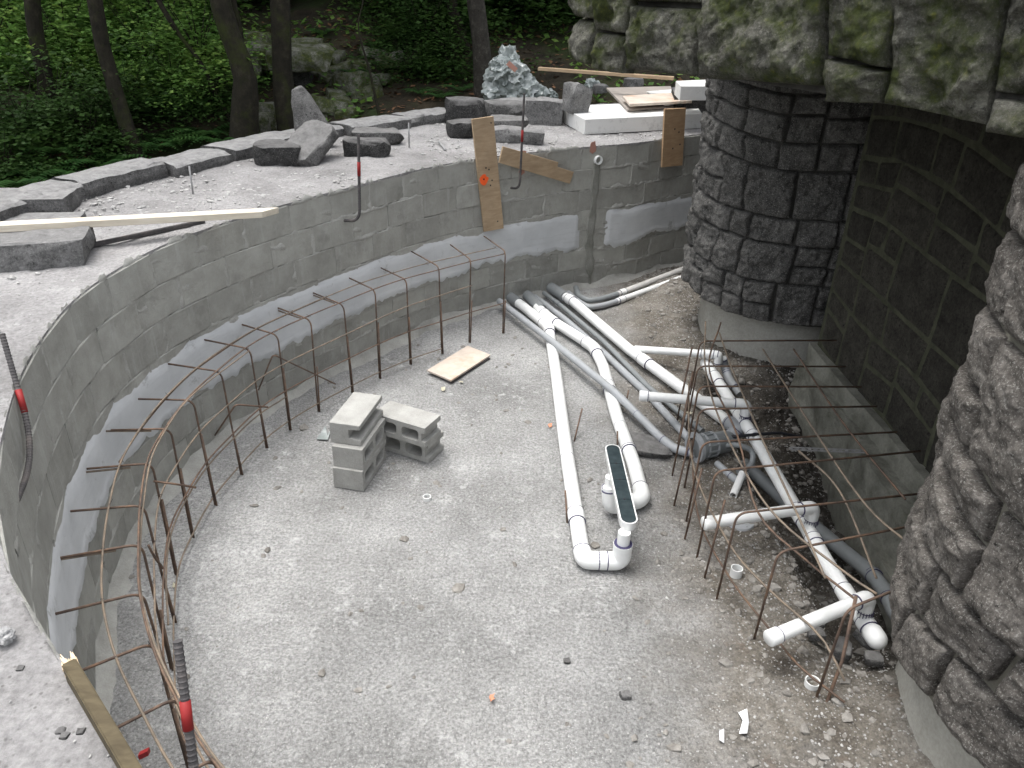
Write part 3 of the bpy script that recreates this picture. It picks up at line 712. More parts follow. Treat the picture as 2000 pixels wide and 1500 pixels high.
def courses(u0, u1, v0, v1, hr, wr, seed, split=.3, wrap=False):
    r = random.Random(seed); cells = []; v = v0
    while v < v1-.02:
        h = r.uniform(*hr)
        if v1-(v+h) < hr[0]*.6: h = v1-v
        u = u0
        while u < u1-.02:
            w_ = r.uniform(*wr)
            if u1-(u+w_) < wr[0]*.6: w_ = u1-u
            z = r.random()
            if z < split and h > hr[0]*1.25:
                k = r.uniform(.4, .62); cells.append((u, v, u+w_, v+h*k)); 
                if r.random() < .5 and w_ > wr[0]*1.5: m_ = r.uniform(.4, .6)*w_; cells += [(u, v+h*k, u+m_, v+h), (u+m_, v+h*k, u+w_, v+h)]
                else: cells.append((u, v+h*k, u+w_, v+h))
            else: cells.append((u, v, u+w_, v+h))
            u += w_
        v += h
    return cells
def masonry(parent, surf, cells, mat, depth, rough, cell=.035, warp_a=.03, seed=0, rad=.05, gap=.006, freq=9., keep=None, angular=0., lim=26, edge_d=-.03):
    for i, (a0, b0, a1, b1) in enumerate(cells):
        j = lambda u, v: warp(u, v, warp_a)
        quad = (j(a0, b0), j(a1, b0), j(a1, b1), j(a0, b1))
        if keep and not keep((a0+a1)/2, (b0+b1)/2): continue
        nu = int(min(lim, max(5, (a1-a0)/cell+2))); nv = int(min(lim, max(5, (b1-b0)/cell+2)))
        V, Fq = stone_patch(surf, quad, nu, nv, depth, rough, seed*100+i, rad, gap, freq, angular, edge_d)
        me = rawmesh('stone', V, Fq, True); me.materials.append(mat)
        link('stone', put(me, parent), parent)
def cyl_surf(cx, cy, Rr):
    def f(U, V, D):
        th = U/Rr; rr_ = Rr+D
        return np.stack([cx+rr_*np.sin(th), cy-rr_*np.cos(th), V], -1)
    return f                       # theta 0 faces the camera side (-y)
def cyl(cx, cy, r, z0, z1, name, mat, parent, seg=48, nz=6, amp=.004, flare=0):
    th = np.linspace(0, 2*np.pi, seg, endpoint=False); zz = np.linspace(z0, z1, nz); VV = []
    for t in th:
        for z in zz:
            k = r+flare*(1-(z-z0)/(z1-z0))+amp*float(fbm(np.array([t*3, z, 1.]), 3, 5, 3)); VV.append((cx+k*math.sin(t), cy-k*math.cos(t), z))
    me = rawmesh(name, VV, gridfaces(seg, nz, True), True)
    bm = bmesh.new(); bm.from_mesh(me); bm.verts.ensure_lookup_table()
    bm.faces.new([bm.verts[i*nz+nz-1] for i in range(seg)]); bmesh.ops.recalc_face_normals(bm, faces=bm.faces); bm.to_mesh(me); bm.free()
    return link(name, put(me, parent), parent, mat)

# far round column
C1 = (2.45, 6.55); R1 = .90
pier = empty('stone_column', (C1[0], C1[1], 0), 'far round stone column on a smooth concrete base under the overhang', 'column', 'round stone columns')
cyl(C1[0], C1[1], .745, -.4, .47, 'concrete_base', MAT['footing'], pier, nz=8)
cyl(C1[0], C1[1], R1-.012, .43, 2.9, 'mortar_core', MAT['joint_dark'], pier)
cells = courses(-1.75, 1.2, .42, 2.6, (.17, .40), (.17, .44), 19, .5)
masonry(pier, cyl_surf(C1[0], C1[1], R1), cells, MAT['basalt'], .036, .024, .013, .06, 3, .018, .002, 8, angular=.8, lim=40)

# near round column
C2 = (2.585, 2.15); R2 = .95
pier2 = empty('stone_column', (C2[0], C2[1], 0), 'near round stone column filling the lower right, its flared concrete footing showing', 'column', 'round stone columns')
cyl(C2[0], C2[1], .85, -.45, .48, 'concrete_base', MAT['footing'], pier2, nz=10, flare=.04)
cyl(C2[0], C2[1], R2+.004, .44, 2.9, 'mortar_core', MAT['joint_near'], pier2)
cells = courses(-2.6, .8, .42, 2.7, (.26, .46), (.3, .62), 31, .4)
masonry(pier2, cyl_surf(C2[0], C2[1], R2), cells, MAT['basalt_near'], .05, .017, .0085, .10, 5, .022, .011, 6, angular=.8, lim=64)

# recess wall between the columns
RW = empty('recess_wall', (2.7, 5.2, 0), 'dark flat-faced stone wall with pale mortar lines set back between the columns', 'wall')
a0 = Vector((2.36, 5.47, 0)); a1 = Vector((2.47, 2.7, 0)); du = (a1-a0).normalized(); dn = Vector((-du.y, du.x, 0))
if dn.dot(Vector((-1, 0, 0))) < 0: dn = -dn
LW = (a1-a0).length
def rw_surf(U, V, D):
    return np.stack([a0.x+du.x*U+dn.x*D, a0.y+du.y*U+dn.y*D, V], -1)
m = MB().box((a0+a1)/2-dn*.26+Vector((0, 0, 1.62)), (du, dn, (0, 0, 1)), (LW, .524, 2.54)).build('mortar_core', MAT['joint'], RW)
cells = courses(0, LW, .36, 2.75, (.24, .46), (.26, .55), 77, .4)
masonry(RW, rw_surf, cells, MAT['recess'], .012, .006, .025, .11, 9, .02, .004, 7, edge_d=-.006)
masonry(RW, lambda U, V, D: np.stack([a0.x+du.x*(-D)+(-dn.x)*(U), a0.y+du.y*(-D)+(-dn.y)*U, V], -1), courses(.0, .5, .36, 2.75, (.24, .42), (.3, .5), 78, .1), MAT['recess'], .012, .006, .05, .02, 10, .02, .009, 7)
# stepped concrete foundation below it
fd = empty('wall_foundation', (2.5, 4.8, -.3), 'stained concrete foundation ledge under the recess wall beside the trench', 'foundation')
def fpoly(pts, z0, z1, name, mat, bv=.015):
    m = MB(); m.prism([Vector((x, y, z0)) for x, y in pts], (0, 0, z1-z0)); return m.build(name, mat, fd, bevel=bv)
def rough_block(pts, z0, z1, name, seed, amp=.02):
    L_ = [Vector((x, y, 0)) for x, y in pts]; m = MB().prism([Vector((x, y, z0)) for x, y in pts], (0, 0, z1-z0))
    o = m.build(name, MAT['footing_wet'], fd); bm = bmesh.new(); bm.from_mesh(o.data)
    bmesh.ops.triangulate(bm, faces=bm.faces[:])
    for _ in range(4):
        es = [e_ for e_ in bm.edges if e_.calc_length() > .09]
        if es: bmesh.ops.subdivide_edges(bm, edges=es, cuts=1)
        bmesh.ops.triangulate(bm, faces=bm.faces[:])
    bm.normal_update(); co = np.array([v.co[:] for v in bm.verts]); nr = np.array([v.normal[:] for v in bm.verts]); co = co+nr*(amp*fbm(co+seed, 4, seed, 5))[:, None]
    for v, c in zip(bm.verts, co): v.co = c
    bm.to_mesh(o.data); bm.free(); o.data.shade_smooth(); o.data.set_sharp_from_angle(angle=R(40))
rough_block([(2.32, 5.3), (2.28, 4.8), (2.2, 4.3), (2.14, 3.6), (2.12, 2.95), (2.55, 2.9), (2.6, 5.6)], -.7, -.06, 'lower_step', 3, .035)
rough_block([(2.24, 5.5), (2.26, 4.95), (2.31, 4.5), (2.22, 4.0), (2.24, 3.3), (2.25, 2.9), (2.6, 2.9), (2.6, 5.6)], -.2, .22, 'upper_step', 5, .03)
rough_block([(2.30, 5.5), (2.31, 4.8), (2.35, 4.2), (2.36, 3.6), (2.4, 2.9), (2.6, 2.9), (2.6, 5.5)], .1, .37, 'wall_bed', 7, .02)

# overhanging rock-faced course above
OV = empty('stone_overhang', (1.6, 3.6, 2.4), 'massive mossy rock-faced stone course projecting over the pit at the top right', 'wall')
ZB = 2.40
A0 = P(1175, 137, ZB); A1 = P(2000, 268, ZB); A0.z = A1.z = 0
tu = (A1-A0).normalized(); tn = Vector((tu.y, -tu.x, 0))
if tn.dot(-A0) < 0: tn = -tn
RC = .42
def ov_surf(U, V, D):
    U = np.asarray(U, float); D = np.asarray(D, float)
    x = np.where(U >= 0, A0.x+tu.x*U+tn.x*D, 0); y = np.where(U >= 0, A0.y+tu.y*U+tn.y*D, 0)
    th = np.clip(-U, 0, None)/RC; cx, cy = A0.x-tn.x*RC, A0.y-tn.y*RC; r_ = RC+D
    thc = np.clip(th, 0, 1.9); ex_ = (th-thc)*RC
    dx = tn.x*np.cos(thc)-tu.x*np.sin(thc); dy = tn.y*np.cos(thc)-tu.y*np.sin(thc)
    tx_ = -tn.x*np.sin(thc)-tu.x*np.cos(thc); ty_ = -tn.y*np.sin(thc)-tu.y*np.cos(thc)
    x = np.where(U >= 0, x, cx+dx*r_+tx_*ex_); y = np.where(U >= 0, y, cy+dy*r_+ty_*ex_)
    return np.stack([x, y, np.asarray(V, float)+0*U], -1)
def uv(px, py):
    p = onplane(px, py, A0+tn*.05, tn); return ((p-A0).dot(tu), p.z)
ovs = [  # corner pixels of the stones on the flat face: bottom-left, bottom-right, top-right, top-left
 [(1222, 138), (1360, 152), (1368, 14), (1228, 8)], [(1364, 156), (1598, 172), (1622, -150), (1372, -60)],
 [(1600, 204), (1722, 205), (1736, 139), (1606, 111)], [(1608, 112), (1737, 138), (1764, -190), (1624, -150)],
 [(1726, 206), (1922, 254), (1990, -200), (1760, -190)], [(1924, 262), (2080, 282), (2100, 212), (1932, 188)], [(1934, 184), (2100, 208), (2150, -220), (1990, -200)],
 [(1228, 4), (1370, 10), (1378, -180), (1236, -190)]]
mossm = MAT['basalt_moss']
for i, q in enumerate(ovs):
    quad = [uv(*c) for c in q]; wd = abs(quad[1][0]-quad[0][0]); hg = abs(quad[3][1]-quad[0][1])
    V, Fq = stone_patch(ov_surf, quad, min(90, int(wd/.009)+4), min(110, int(hg/.009)+4), .07, .042, 700+i, .035, .003, 5, .8)
    me = rawmesh('stone', V, Fq, True); me.materials.append(mossm); link('stone', put(me, OV), OV)
u_edge = uv(1222, 100)[0]; zt = uv(1222, 68)[1]
cells = [(u_edge-.26, ZB-.0, u_edge, zt), (u_edge-.26, zt, u_edge, zt+.2), (u_edge-.26, zt+.2, u_edge, zt+.55), (u_edge-.62, ZB+.02, u_edge-.26, zt+.05), (u_edge-.62, zt+.05, u_edge-.26, zt+.4), (u_edge-1.1, ZB, u_edge-.62, zt+.3)]
for i, (b0, c0, b1, c1) in enumerate(cells):
    V, Fq = stone_patch(ov_surf, ((b0, c0), (b1, c0), (b1, c1), (b0, c1)), 44, 34, .075, .034, 740+i, .05, .003, 5, .8)
    me = rawmesh('stone', V, Fq, True); me.materials.append(mossm); link('stone', put(me, OV), OV)
us = uv(2095, 100)[0]
for i, (b0, c0, b1, c1) in enumerate([(us, ZB-.03, us+.5, ZB+.3), (us, ZB+.3, us+.6, ZB+.7), (us+.5, ZB-.03, us+1.0, ZB+.3), (us-1.6, ZB+.66, us, ZB+.95)]):
    V, Fq = stone_patch(ov_surf, ((b0, c0), (b1, c0), (b1, c1), (b0, c1)), 22, 18, .085, .03, 780+i, .055, .008, 6.0, .6)
    me = rawmesh('stone', V, Fq, True); me.materials.append(mossm); link('stone', put(me, OV), OV)
# its core and soffit follow the stones; unseen roof behind added to shade recess
nU = 60; Us = np.linspace(-1.0, us+1.1, nU)
def botz(u):
    xs_ = [-1.2, uv(1230, 140)[0], uv(1370, 155)[0], uv(1600, 168)[0], uv(1605, 203)[0], uv(1725, 206)[0], uv(1925, 256)[0], us+1.2]
    zs_ = [ZB, uv(1230, 140)[1], uv(1370, 155)[1], uv(1600, 170)[1], uv(1605, 203)[1], uv(1725, 206)[1], uv(1925, 256)[1], ZB-.02]
    return float(np.interp(u, xs_, zs_))
core = MB(); prof = []
for u in Us:
    q = ov_surf(u, 0, -.01); prof.append((float(q[0]), float(q[1]), botz(u)+.03))
back = [(prof[-1][0]+.5, prof[-1][1]-.3), (6.5, .8), (6.5, 9.2), (2.2, 8.3), (1.75, 7.2)]
loop = [(x, y) for x, y, z in prof]+back
zl = [z for x, y, z in prof]+[ZB+.03]*len(back); n = len(loop)
core.add([(x, y, z) for (x, y), z in zip(loop, zl)]+[(x, y, 3.3) for x, y in loop], [tuple(range(n)), tuple(range(n, 2*n))]+[(i, (i+1) % n, n+(i+1) % n, n+i) for i in range(n)])
core.build('mortar_core', MAT['joint_dark'], OV)
# building wall behind and beyond, closes the undercroft
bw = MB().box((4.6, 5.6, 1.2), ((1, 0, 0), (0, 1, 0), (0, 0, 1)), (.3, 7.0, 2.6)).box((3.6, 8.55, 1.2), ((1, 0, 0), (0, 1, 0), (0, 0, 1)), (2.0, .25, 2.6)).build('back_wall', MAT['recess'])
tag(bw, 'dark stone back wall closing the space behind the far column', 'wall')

# ------------------------------------------------------------------ rebar cage on the left
cage = empty('rebar_cage', (-1.2, 4.5, 0), 'curved rusty rebar cage of bent bars and hoops standing along the block wall', 'rebar cage')
BOT = [(-.09, 6.33), (-.37, 6.1), (-.61, 5.87), (-.84, 5.65), (-1.04, 5.4), (-1.22, 5.13), (-1.39, 4.86), (-1.54, 4.59), (-1.64, 4.34), (-1.71, 4.02), (-1.76, 3.71), (-1.76, 3.40), (-1.73, 3.10), (-1.62, 2.76), (-1.51, 2.49), (-1.39, 2.22), (-1.24, 1.97), (-1.07, 1.75), (-.87, 1.53), (-.62, 1.33)]
END = [(-.29, 6.73), (-.57, 6.49), (-.88, 6.25), (-1.12, 5.97), (-1.35, 5.71), (-1.56, 5.39), (-1.73, 5.08), (-1.88, 4.77), (-1.98, 4.44), (-2.06, 4.1), (-2.07, 3.72), (-2.06, 3.38), (-2.01, 3.03), (-1.93, 2.71), (-1.82, 2.39), (-1.67, 2.09), (-1.46, 1.80), (-1.25, 1.58), (-1.04, 1.36), (-.8, 1.14)]
rr = random.Random(3)
ZC = .72
for i, (b, e) in enumerate(zip(BOT, END)):
    lx, ly = rr.uniform(-.015, .015), rr.uniform(-.015, .015)
    zc = ZC+rr.uniform(-.012, .02)+(.04 if i < 3 else 0)
    pts = fillet([(b[0]+lx, b[1]+ly, -.02), (b[0], b[1], zc), (e[0], e[1], zc+rr.uniform(-.01, .01))], .055, 6)
    MB().tube(pts, .0056, 7).build('bent_bar', MAT['rebar'], cage, True)
    if rr.random() < .5:     # lapped dowel tied on
        d = (Vector((e[0], e[1], 0))-Vector((b[0], b[1], 0))).normalized(); q = Vector((b[0], b[1], zc-.013))
        MB().tube([q+d*.1, q+d*(.36+rr.uniform(-.03, .03))], .0055, 6).build('lapped_bar', MAT['rebar_light'], cage, True)
    MB().tube([(b[0]+.012+lx, b[1]-.006+ly, 0), (b[0]+.01, b[1]-.004, rr.uniform(.3, .5))], .006, 6).build('dowel_bar', MAT['rebar'], cage, True)
def hoop(z, fr, i0, i1, mat, seed, wav=.015, r_=.0048, ext=0):
    pts = []
    for i in range(i0, i1): b = Vector((*BOT[i], 0)); e = Vector((*END[i], 0)); q = b.lerp(e, fr); pts.append((q.x, q.y, z if z is not None else ZC))
    c, _ = spline(pts, 90); rs = np.random.default_rng(seed); t = np.linspace(0, 1, 90)
    c[:, 2] += wav*vn(np.stack([t*4, 0*t+seed, 0*t], -1), 1, seed); c[:, 0] += .008*vn(np.stack([t*5, 0*t+seed, 0*t+3], -1), 1, seed)
    MB().tube([tuple(q) for q in c], r_, 6).build('hoop_bar', mat, cage, True)
hoop(.735, .45, 0, 20, MAT['rebar_light'], 1, .008); hoop(.728, .47, 5, 13, MAT['rebar'], 2, .008); hoop(.738, .05, 0, 20, MAT['rebar'], 3, .012); hoop(.733, .02, 8, 20, MAT['rebar_light'], 4, .015)
hoop(.52, -.03, 1, 20, MAT['rebar_light'], 5, .02); hoop(.30, -.03, 0, 20, MAT['rebar'], 6, .02); hoop(.28, -.05, 7, 15, MAT['rebar_light'], 7, .03); hoop(.06, -.03, 2, 20, MAT['rebar_light'], 8, .015)
for (q0, q1, q2) in (((505, 762, .3), (533, 692, .55), (655, 750, .22)), ((420, 850, .3), (460, 790, .56), (523, 795, .45)), ((300, 940, .62), (340, 945, .6), (382, 952, .5)), ((290, 1065, .68), (300, 1085, .6), (318, 1110, .5))):
    MB().tube(fillet([P(*q0), P(*q1), P(*q2)], .03), .0055, 6).build('stray_bar', MAT['rebar'], cage, True)
# tie wires
tw = MB()
for i in range(len(BOT)):
    for z, fr in ((.735, .45), (.735, .05), (.52, -.03), (.30, -.03), (.06, -.03)):
        b = Vector((*BOT[i], 0)); e = Vector((*END[i], 0)); q = b.lerp(e, fr if fr > 0 else 0); q.z = z
        tw.tube([q+Vector((rr.uniform(-.02, .02), rr.uniform(-.02, .02), rr.uniform(-.01, .02))), q+Vector((.009, -.006, .008)), q+Vector((-.009, .008, -.006)), q+Vector((rr.uniform(-.02, .02), rr.uniform(-.02, .02), rr.uniform(-.03, .01)))], .0012, 4)
tag(tw.build('tie_wires', MAT['rebar_dark'], cage), kind='stuff')

# ribbed dowels sticking out of the wall face
def ribbed(pts, r_, name, parent, mat):
    pts = [Vector(p) for p in pts]; L = [0]
    for a_, b_ in zip(pts[:-1], pts[1:]): L.append(L[-1]+(b_-a_).length)
    n = int(L[-1]/.003); out = []; rs = []
    for i in range(n+1):
        s = L[-1]*i/n; k = max(j for j in range(len(L)) if L[j] <= s+1e-9); k = min(k, len(pts)-2)
        out.append(pts[k].lerp(pts[k+1], (s-L[k])/max(1e-6, L[k+1]-L[k]))); rs.append(r_*(1.12 if i % 4 == 0 else .96))
    return MB().tube(out, r_, 10, rr=rs).build(name, mat, parent, False)
def dowel(foot_px, elbow_px, top, r_, band_z, label, bend=.2):
    c, s = wall_hit(*foot_px); nn = wallpt(s, -1, 0)-wallpt(s, 0, 0)
    e = empty('rebar_dowel', c, label, 'rebar', 'bent rebar dowels set in the pit wall')
    el = c+nn*.10-Vector((0, 0, -.02)); tp = Vector(top)
    el = Vector((tp.x, tp.y, c.z+.03)).lerp(el, .4)
    pts = fillet([c-nn*.03, el, tp], bend, 8)
    ribbed(pts, r_, 'bar', e, MAT['rebar_dark'])
    a_, b_ = band_z; d = (pts[-1]-pts[-2]).normalized()
    MB().tube([tp+d*-(b_), tp+d*-(a_)], r_*1.16, 12).build('red_band', MAT['red_paint'], e, True)
    return e
def vert_top(px, py, x, y):        # height where the pixel's ray passes over plan point x, y
    d = ray(px, py); k = math.hypot(x, y)/math.hypot(d.x, d.y); return (d.x*k, d.y*k, H+d.z*k)
f1, _ = wall_hit(672, 432); t1 = vert_top(700, 262, f1.x+.08, f1.y-.1)
dowel((672, 432), None, t1, .011, (.19, .29), 'bent ribbed rebar dowel with red band before the flat rocks')
f2, _ = wall_hit(998, 368); t2 = vert_top(1024, 182, f2.x+.05, f2.y-.12)
dowel((998, 368), None, t2, .010, (.30, .40), 'bent rebar dowel with red band right of the tall plywood')
f3, _ = wall_hit(33, 1020); t3 = vert_top(4, 652, f3.x+.02, f3.y+.45)
t3 = P(4, 652, 1.60)
dowel((33, 1020), None, t3, .0105, (.22, .31), 'ribbed rebar dowel with red band at the left edge')
# front one: foot hidden below the frame
t4 = P(347, 1252, 1.64); q4 = P(377, 1500, 1.40); e4 = empty('rebar_dowel', q4, 'thick ribbed rebar with red band standing nearest in the lower left', 'rebar', 'bent rebar dowels set in the pit wall')
dd = (Vector(q4)-Vector(t4)).normalized(); bot4 = Vector(t4)+dd*.52; c4, n4 = inner(s_of(bot4.x, bot4.y)); wp = wallpt(s_of(bot4.x, bot4.y), .03, 1.02)
pts = fillet([wp, bot4+Vector((0, 0, -.04)), t4], .12, 8); ribbed(pts, .0095, 'bar', e4, MAT['rebar_dark'])
MB().tube([Vector(t4)+dd*.125, Vector(t4)+dd*.185], .0112, 12).build('red_band', MAT['red_paint'], e4, True)

# steel pins on the terrace
for (a_, b_, lb) in (((377, 379), (369, 321), 'short steel pin standing on the terrace left of the rocks'), ((799, 287), (798, 237), 'short steel pin standing on the terrace right of the rocks')):
    p = P(*a_, ZT); t = vert_top(*b_, p.x, p.y); e = MB().tube([p-Vector((0, 0, .01)), Vector(t)-Vector((0, 0, .012))], .0065, 8).build('steel_pin', MAT['steel'], None, True, loc=p)
    tag(e, lb, 'pin', 'steel pins on the terrace')
tag(MB().tube([P(857, 277, ZT+.012), P(870, 293, ZT+.012)], .011, 8).build('steel_rod', MAT['steel'], None, True, loc=P(863, 285, ZT)), 'short rod lying flat on the terrace near the edge', 'rod')
tag(MB().box((P(140, 487, ZT+.015)+P(398, 432, ZT+.015))/2, ((P(398, 432, ZT)-P(140, 487, ZT)), (P(398, 432, ZT)-P(140, 487, ZT)).cross(Vector((0, 0, 1))), (0, 0, 1)), ((P(398, 432, ZT)-P(140, 487, ZT)).length, .025, .025)).build('iron_bar', MAT['rebar_dark'], None, bevel=.004, loc=P(140, 487, ZT)), 'dark iron bar lying beneath the long timber', 'bar')

# ------------------------------------------------------------------ boards
def plank(name, p0, p1, w_, t_, mat, label, cat='board', upv=(0, 0, 1), group=None, taper=0):
    p0 = Vector(p0); p1 = Vector(p1); d = (p1-p0); L = d.length; d.normalize(); sd_ = d.cross(Vector(upv)).normalized(); u = sd_.cross(d)
    m = MB()
    if taper:
        prof = [(-L/2, -w_/2), (L/2, -w_/2), (L/2-taper, w_/2), (-L/2, w_/2)]
    else: prof = [(-L/2, -w_/2), (L/2, -w_/2), (L/2, w_/2), (-L/2, w_/2)]
    m.prism([d*a_+sd_*b_-u*t_/2 for a_, b_ in prof], u*t_)
    me_o = m.build(name, mat, None, bevel=.002, segs=1); c = (p0+p1)/2
    # local frame: x along the board so the grain follows it
    rot = Matrix((d, sd_, u)).transposed(); me_o.data.transform(rot.to_4x4().inverted()); me_o.matrix_world = Matrix.Translation(c) @ rot.to_4x4()
    return tag(me_o, label, cat, group)
plank('timber', P(-160, 452, 1.60), P(548, 414, 1.50), .085, .038, MAT['lumber'], 'long pale timber lying across the terrace, its tip over the pit', 'timber', taper=.12)
# broken timber, lower left
p0 = P(133, 1290, 1.475); p1 = P(258, 1500, 1.47); p1 = p0+(p1-p0)*1.7
bt = empty('broken_timber', p0, 'brown timber with a splintered end at the pit edge, lower left', 'timber')
d = (p1-p0).normalized(); sd_ = d.cross(Vector((0, 0, 1))).normalized()
MB().box((p0+p1)/2-Vector((0, 0, .035)), (d, sd_, (0, 0, 1)), ((p1-p0).length, .03, .07)).build('timber_body', MAT['lumber_brown'], bt, bevel=.003)
sp_ = MB(); rr = random.Random(1)
for k in range(34):
    a_ = rr.uniform(-.014, .014); z = rr.uniform(-.068, -.002); L = rr.uniform(.008, .045)
    q = p0+sd_*a_+Vector((0, 0, z)); 
    sp_.tube([q+d*.01, q-d*L+sd_*rr.uniform(-.006, .006)+Vector((0, 0, rr.uniform(-.004, .006)))], .003, 4, rr=[.0045, .001])
sp_.build('splintered_end', MAT['splinter'], bt)

def facing_plane(px, py, off):
    c, s = wall_hit(px, py); nn = wallpt(s, -1, 0)-wallpt(s, 0, 0); return c+nn*off, nn
def poly_board(name, pxs, plane, th, mat, label, cat='board', marks=None):
    c, nn = plane; pts = [onplane(x, y, c, nn) for x, y in pxs]; o = sum(pts, Vector())/len(pts)
    e = empty(name, o, label, cat)
    MB().prism(pts, -nn*th).build('panel', mat, e, bevel=.0015, segs=1); return e, c, nn
def disc_mark(e, name, px, py, rpx, c, nn, mat, seed=1, drip=False):
    q = onplane(px, py, c+nn*.0015, nn); dist = (q-EYE).length/F; t = Vector((0, 0, 1)).cross(nn).normalized(); r = random.Random(seed); pl = []
    for k in range(20):
        a_ = k/20*6.283; rad_ = rpx*dist*r.uniform(.85, 1.15); pl.append(q+t*math.cos(a_)*rad_+Vector((0, 0, 1))*math.sin(a_)*rad_)
    MB().prism(pl, nn*.0012).build(name, mat, e)
pl = facing_plane(955, 380, .05)
e, c, nn = poly_board('plywood_board', [(922, 233), (964, 227), (984, 446), (946, 453)], pl, .018, MAT['plywood'], 'tall plywood board with orange spray dot standing against the wall')
disc_mark(e, 'orange_dot', 945, 351, 9.5, c, nn, MAT['orange'], 2); disc_mark(e, 'black_dot', 945, 350, 1.6, c+nn*.0016, nn, MAT['dark'], 3)
for k, (x, y) in enumerate([(949, 328), (955, 331), (961, 352), (972, 432), (959, 240), (958, 362)]): disc_mark(e, 'knot', x, y, 1.5, c, nn, MAT['dark'], k)
pl = facing_plane(1050, 330, .045)
e, c, nn = poly_board('plywood_offcut', [(983, 286), (1091, 317), (1089, 326), (1121, 336), (1113, 359), (975, 318)], pl, .018, MAT['plywood'], 'notched plywood offcut leaning sideways right of the tall board')
pl = facing_plane(1316, 270, .05)
e, c, nn = poly_board('plywood_board', [(1299, 213), (1340, 211), (1333, 323), (1293, 327)], pl, .02, MAT['plywood_orange'], 'short orange-brown plywood board hanging over the wall beside the column')
for k, (x, y) in enumerate([(1318, 252), (1326, 258), (1314, 290), (1328, 282)]): disc_mark(e, 'nail_hole', x, y, 1.6, c, nn, MAT['dark'], k)
# dusty board on the pit floor
pts = [P(x, y, .025) for x, y in ((834, 726), (913, 678), (958, 696), (881, 746))]
e = empty('floor_board', sum(pts, Vector())/4, 'dusty orange-stained board lying flat on the pit floor', 'board')
MB().prism(pts, (0, 0, .016)).build('panel', MAT['plywood_dusty'], e, bevel=.002, segs=1)
MB().prism([P(x, y, .016)+Vector((0, 0, -.012)) for x, y in ((843, 729), (880, 747), (957, 700), (915, 684))], (0, 0, .016)).build('dark_sheet', MAT['rebar_dark'], e)  # dark sheet just below the board, showing along its near edges

# white panel and stacked boards at the far right of the terrace
def flat_quad(name, pxs, z, th, mat, label, cat, parent=None, bevel=.004):
    pts = [P(x, y, z) for x, y in pxs]; o = sum(pts, Vector())/len(pts); o.z = z-th
    ob = MB().prism([p-Vector((0, 0, th)) for p in pts], (0, 0, th)).build(name, mat, None, bevel=bevel, segs=1, loc=o); return tag(ob, label, cat)
flat_quad('foam_panel', ((1095, 208), (1143, 233), (1372, 222), (1352, 195)), ZT+.155, .15, MAT['foam'], 'thick white foam panel lying on the terrace under stacked boards', 'panel')
zb = ZT+.157
flat_quad('flat_board', ((1184, 171), (1226, 213), (1330, 206), (1310, 168)), zb+.03, .028, MAT['board_grey'], 'wide grey board lying lowest on the white panel', 'board')
flat_quad('flat_board', ((1263, 178), (1298, 202), (1366, 196), (1340, 172)), zb+.062, .028, MAT['foam'], 'pale board lying second in the board stack with a red edge', 'board')
flat_quad('flat_board', ((1216, 187), (1230, 203), (1352, 196), (1330, 180)), zb+.095, .028, MAT['plywood_dusty'], 'narrow pale brown board on top of the board stack', 'board')
plank('long_board', P(1052, 134, ZT+.42), P(1316, 153, ZT+.40), .09, .035, MAT['plywood'], 'long narrow board sticking out above the board stack toward the plastic heap', 'board')
cr = flat_quad('coping_stone', ((1320, 158), (1330, 168), (1400, 168), (1390, 155)), ZT+.46, .14, MAT['foam'], 'white-topped cap stone right of the long board against the column', 'stone slab')
flat_quad('dark_void_block', ((1312, 170), (1318, 186), (1400, 184), (1390, 166)), ZT+.3, .3, MAT['rock_dark'], 'dark block filling in the shaded void under the white-topped cap stone', 'block')  # dark block placed where there is only a shaded void

# ------------------------------------------------------------------ crumpled plastic heap
def crumple(cx, cy, cz, r_, seed, mat, parent, name='plastic_sheet', sq=.8):
    bm = bmesh.new(); bmesh.ops.create_icosphere(bm, subdivisions=4, radius=r_); co = np.array([v.co[:] for v in bm.verts])
    u = co/np.linalg.norm(co, axis=1)[:, None]
    d = 1+.3*fbm(u*2, 1.1, seed, 3)+.28*(1-2*np.abs(vn(u, 2.6, seed+5)))+.16*(1-2*np.abs(vn(u, 6, seed+9)))
    co = u*r_*d[:, None]*np.array([1, 1, sq])
    for v, c in zip(bm.verts, co): v.co = c+np.array([cx, cy, cz])
    me = bpy.data.meshes.new(name); bm.to_mesh(me); bm.free(); me.shade_smooth(); me.set_sharp_from_angle(angle=R(40)); me.materials.append(mat); link(name, put(me, parent), parent)
pc = P(1000, 192, ZT); pc = pc+Vector((0, .2, 0))
heap = empty('plastic_heap', pc, 'crumpled heap of milky plastic sheeting piled at the forest edge of the terrace', 'plastic sheeting')
sc_ = pc.length/F
for k, (x, y, r_) in enumerate([(1000, 178, 26), (975, 160, 24), (1030, 182, 22), (985, 140, 22), (992, 122, 17), (1012, 152, 20), (1050, 188, 16), (1020, 170, 20), (968, 180, 18), (975, 128, 12), (1075, 190, 11), (1003, 135, 12)]):
    q = onplane(x, y, pc+Vector((0, .1*math.sin(k*2), 0)), (0, 1, 0)); crumple(q.x, q.y, q.z, r_*sc_, 20+k, MAT['plastic'], heap, sq=1.0 if k != 4 else 1.3)
q = onplane(1000, 130, pc-Vector((0, .3, 0)), (0, 1, 0)); MB().box(q, ((1, 0, -.8), (0, 1, 0), (.8, 0, 1)), (.14, .02, .06)).build('cardboard_scrap', MAT['faded_paint'], heap)
crq = P(1155, 178, ZT); e = empty('plastic_scrap', crq, 'small crumpled plastic scrap behind the rock on the white panel', 'plastic sheeting'); crumple(crq.x, crq.y, ZT+.06, .1, 77, MAT['plastic'], e)

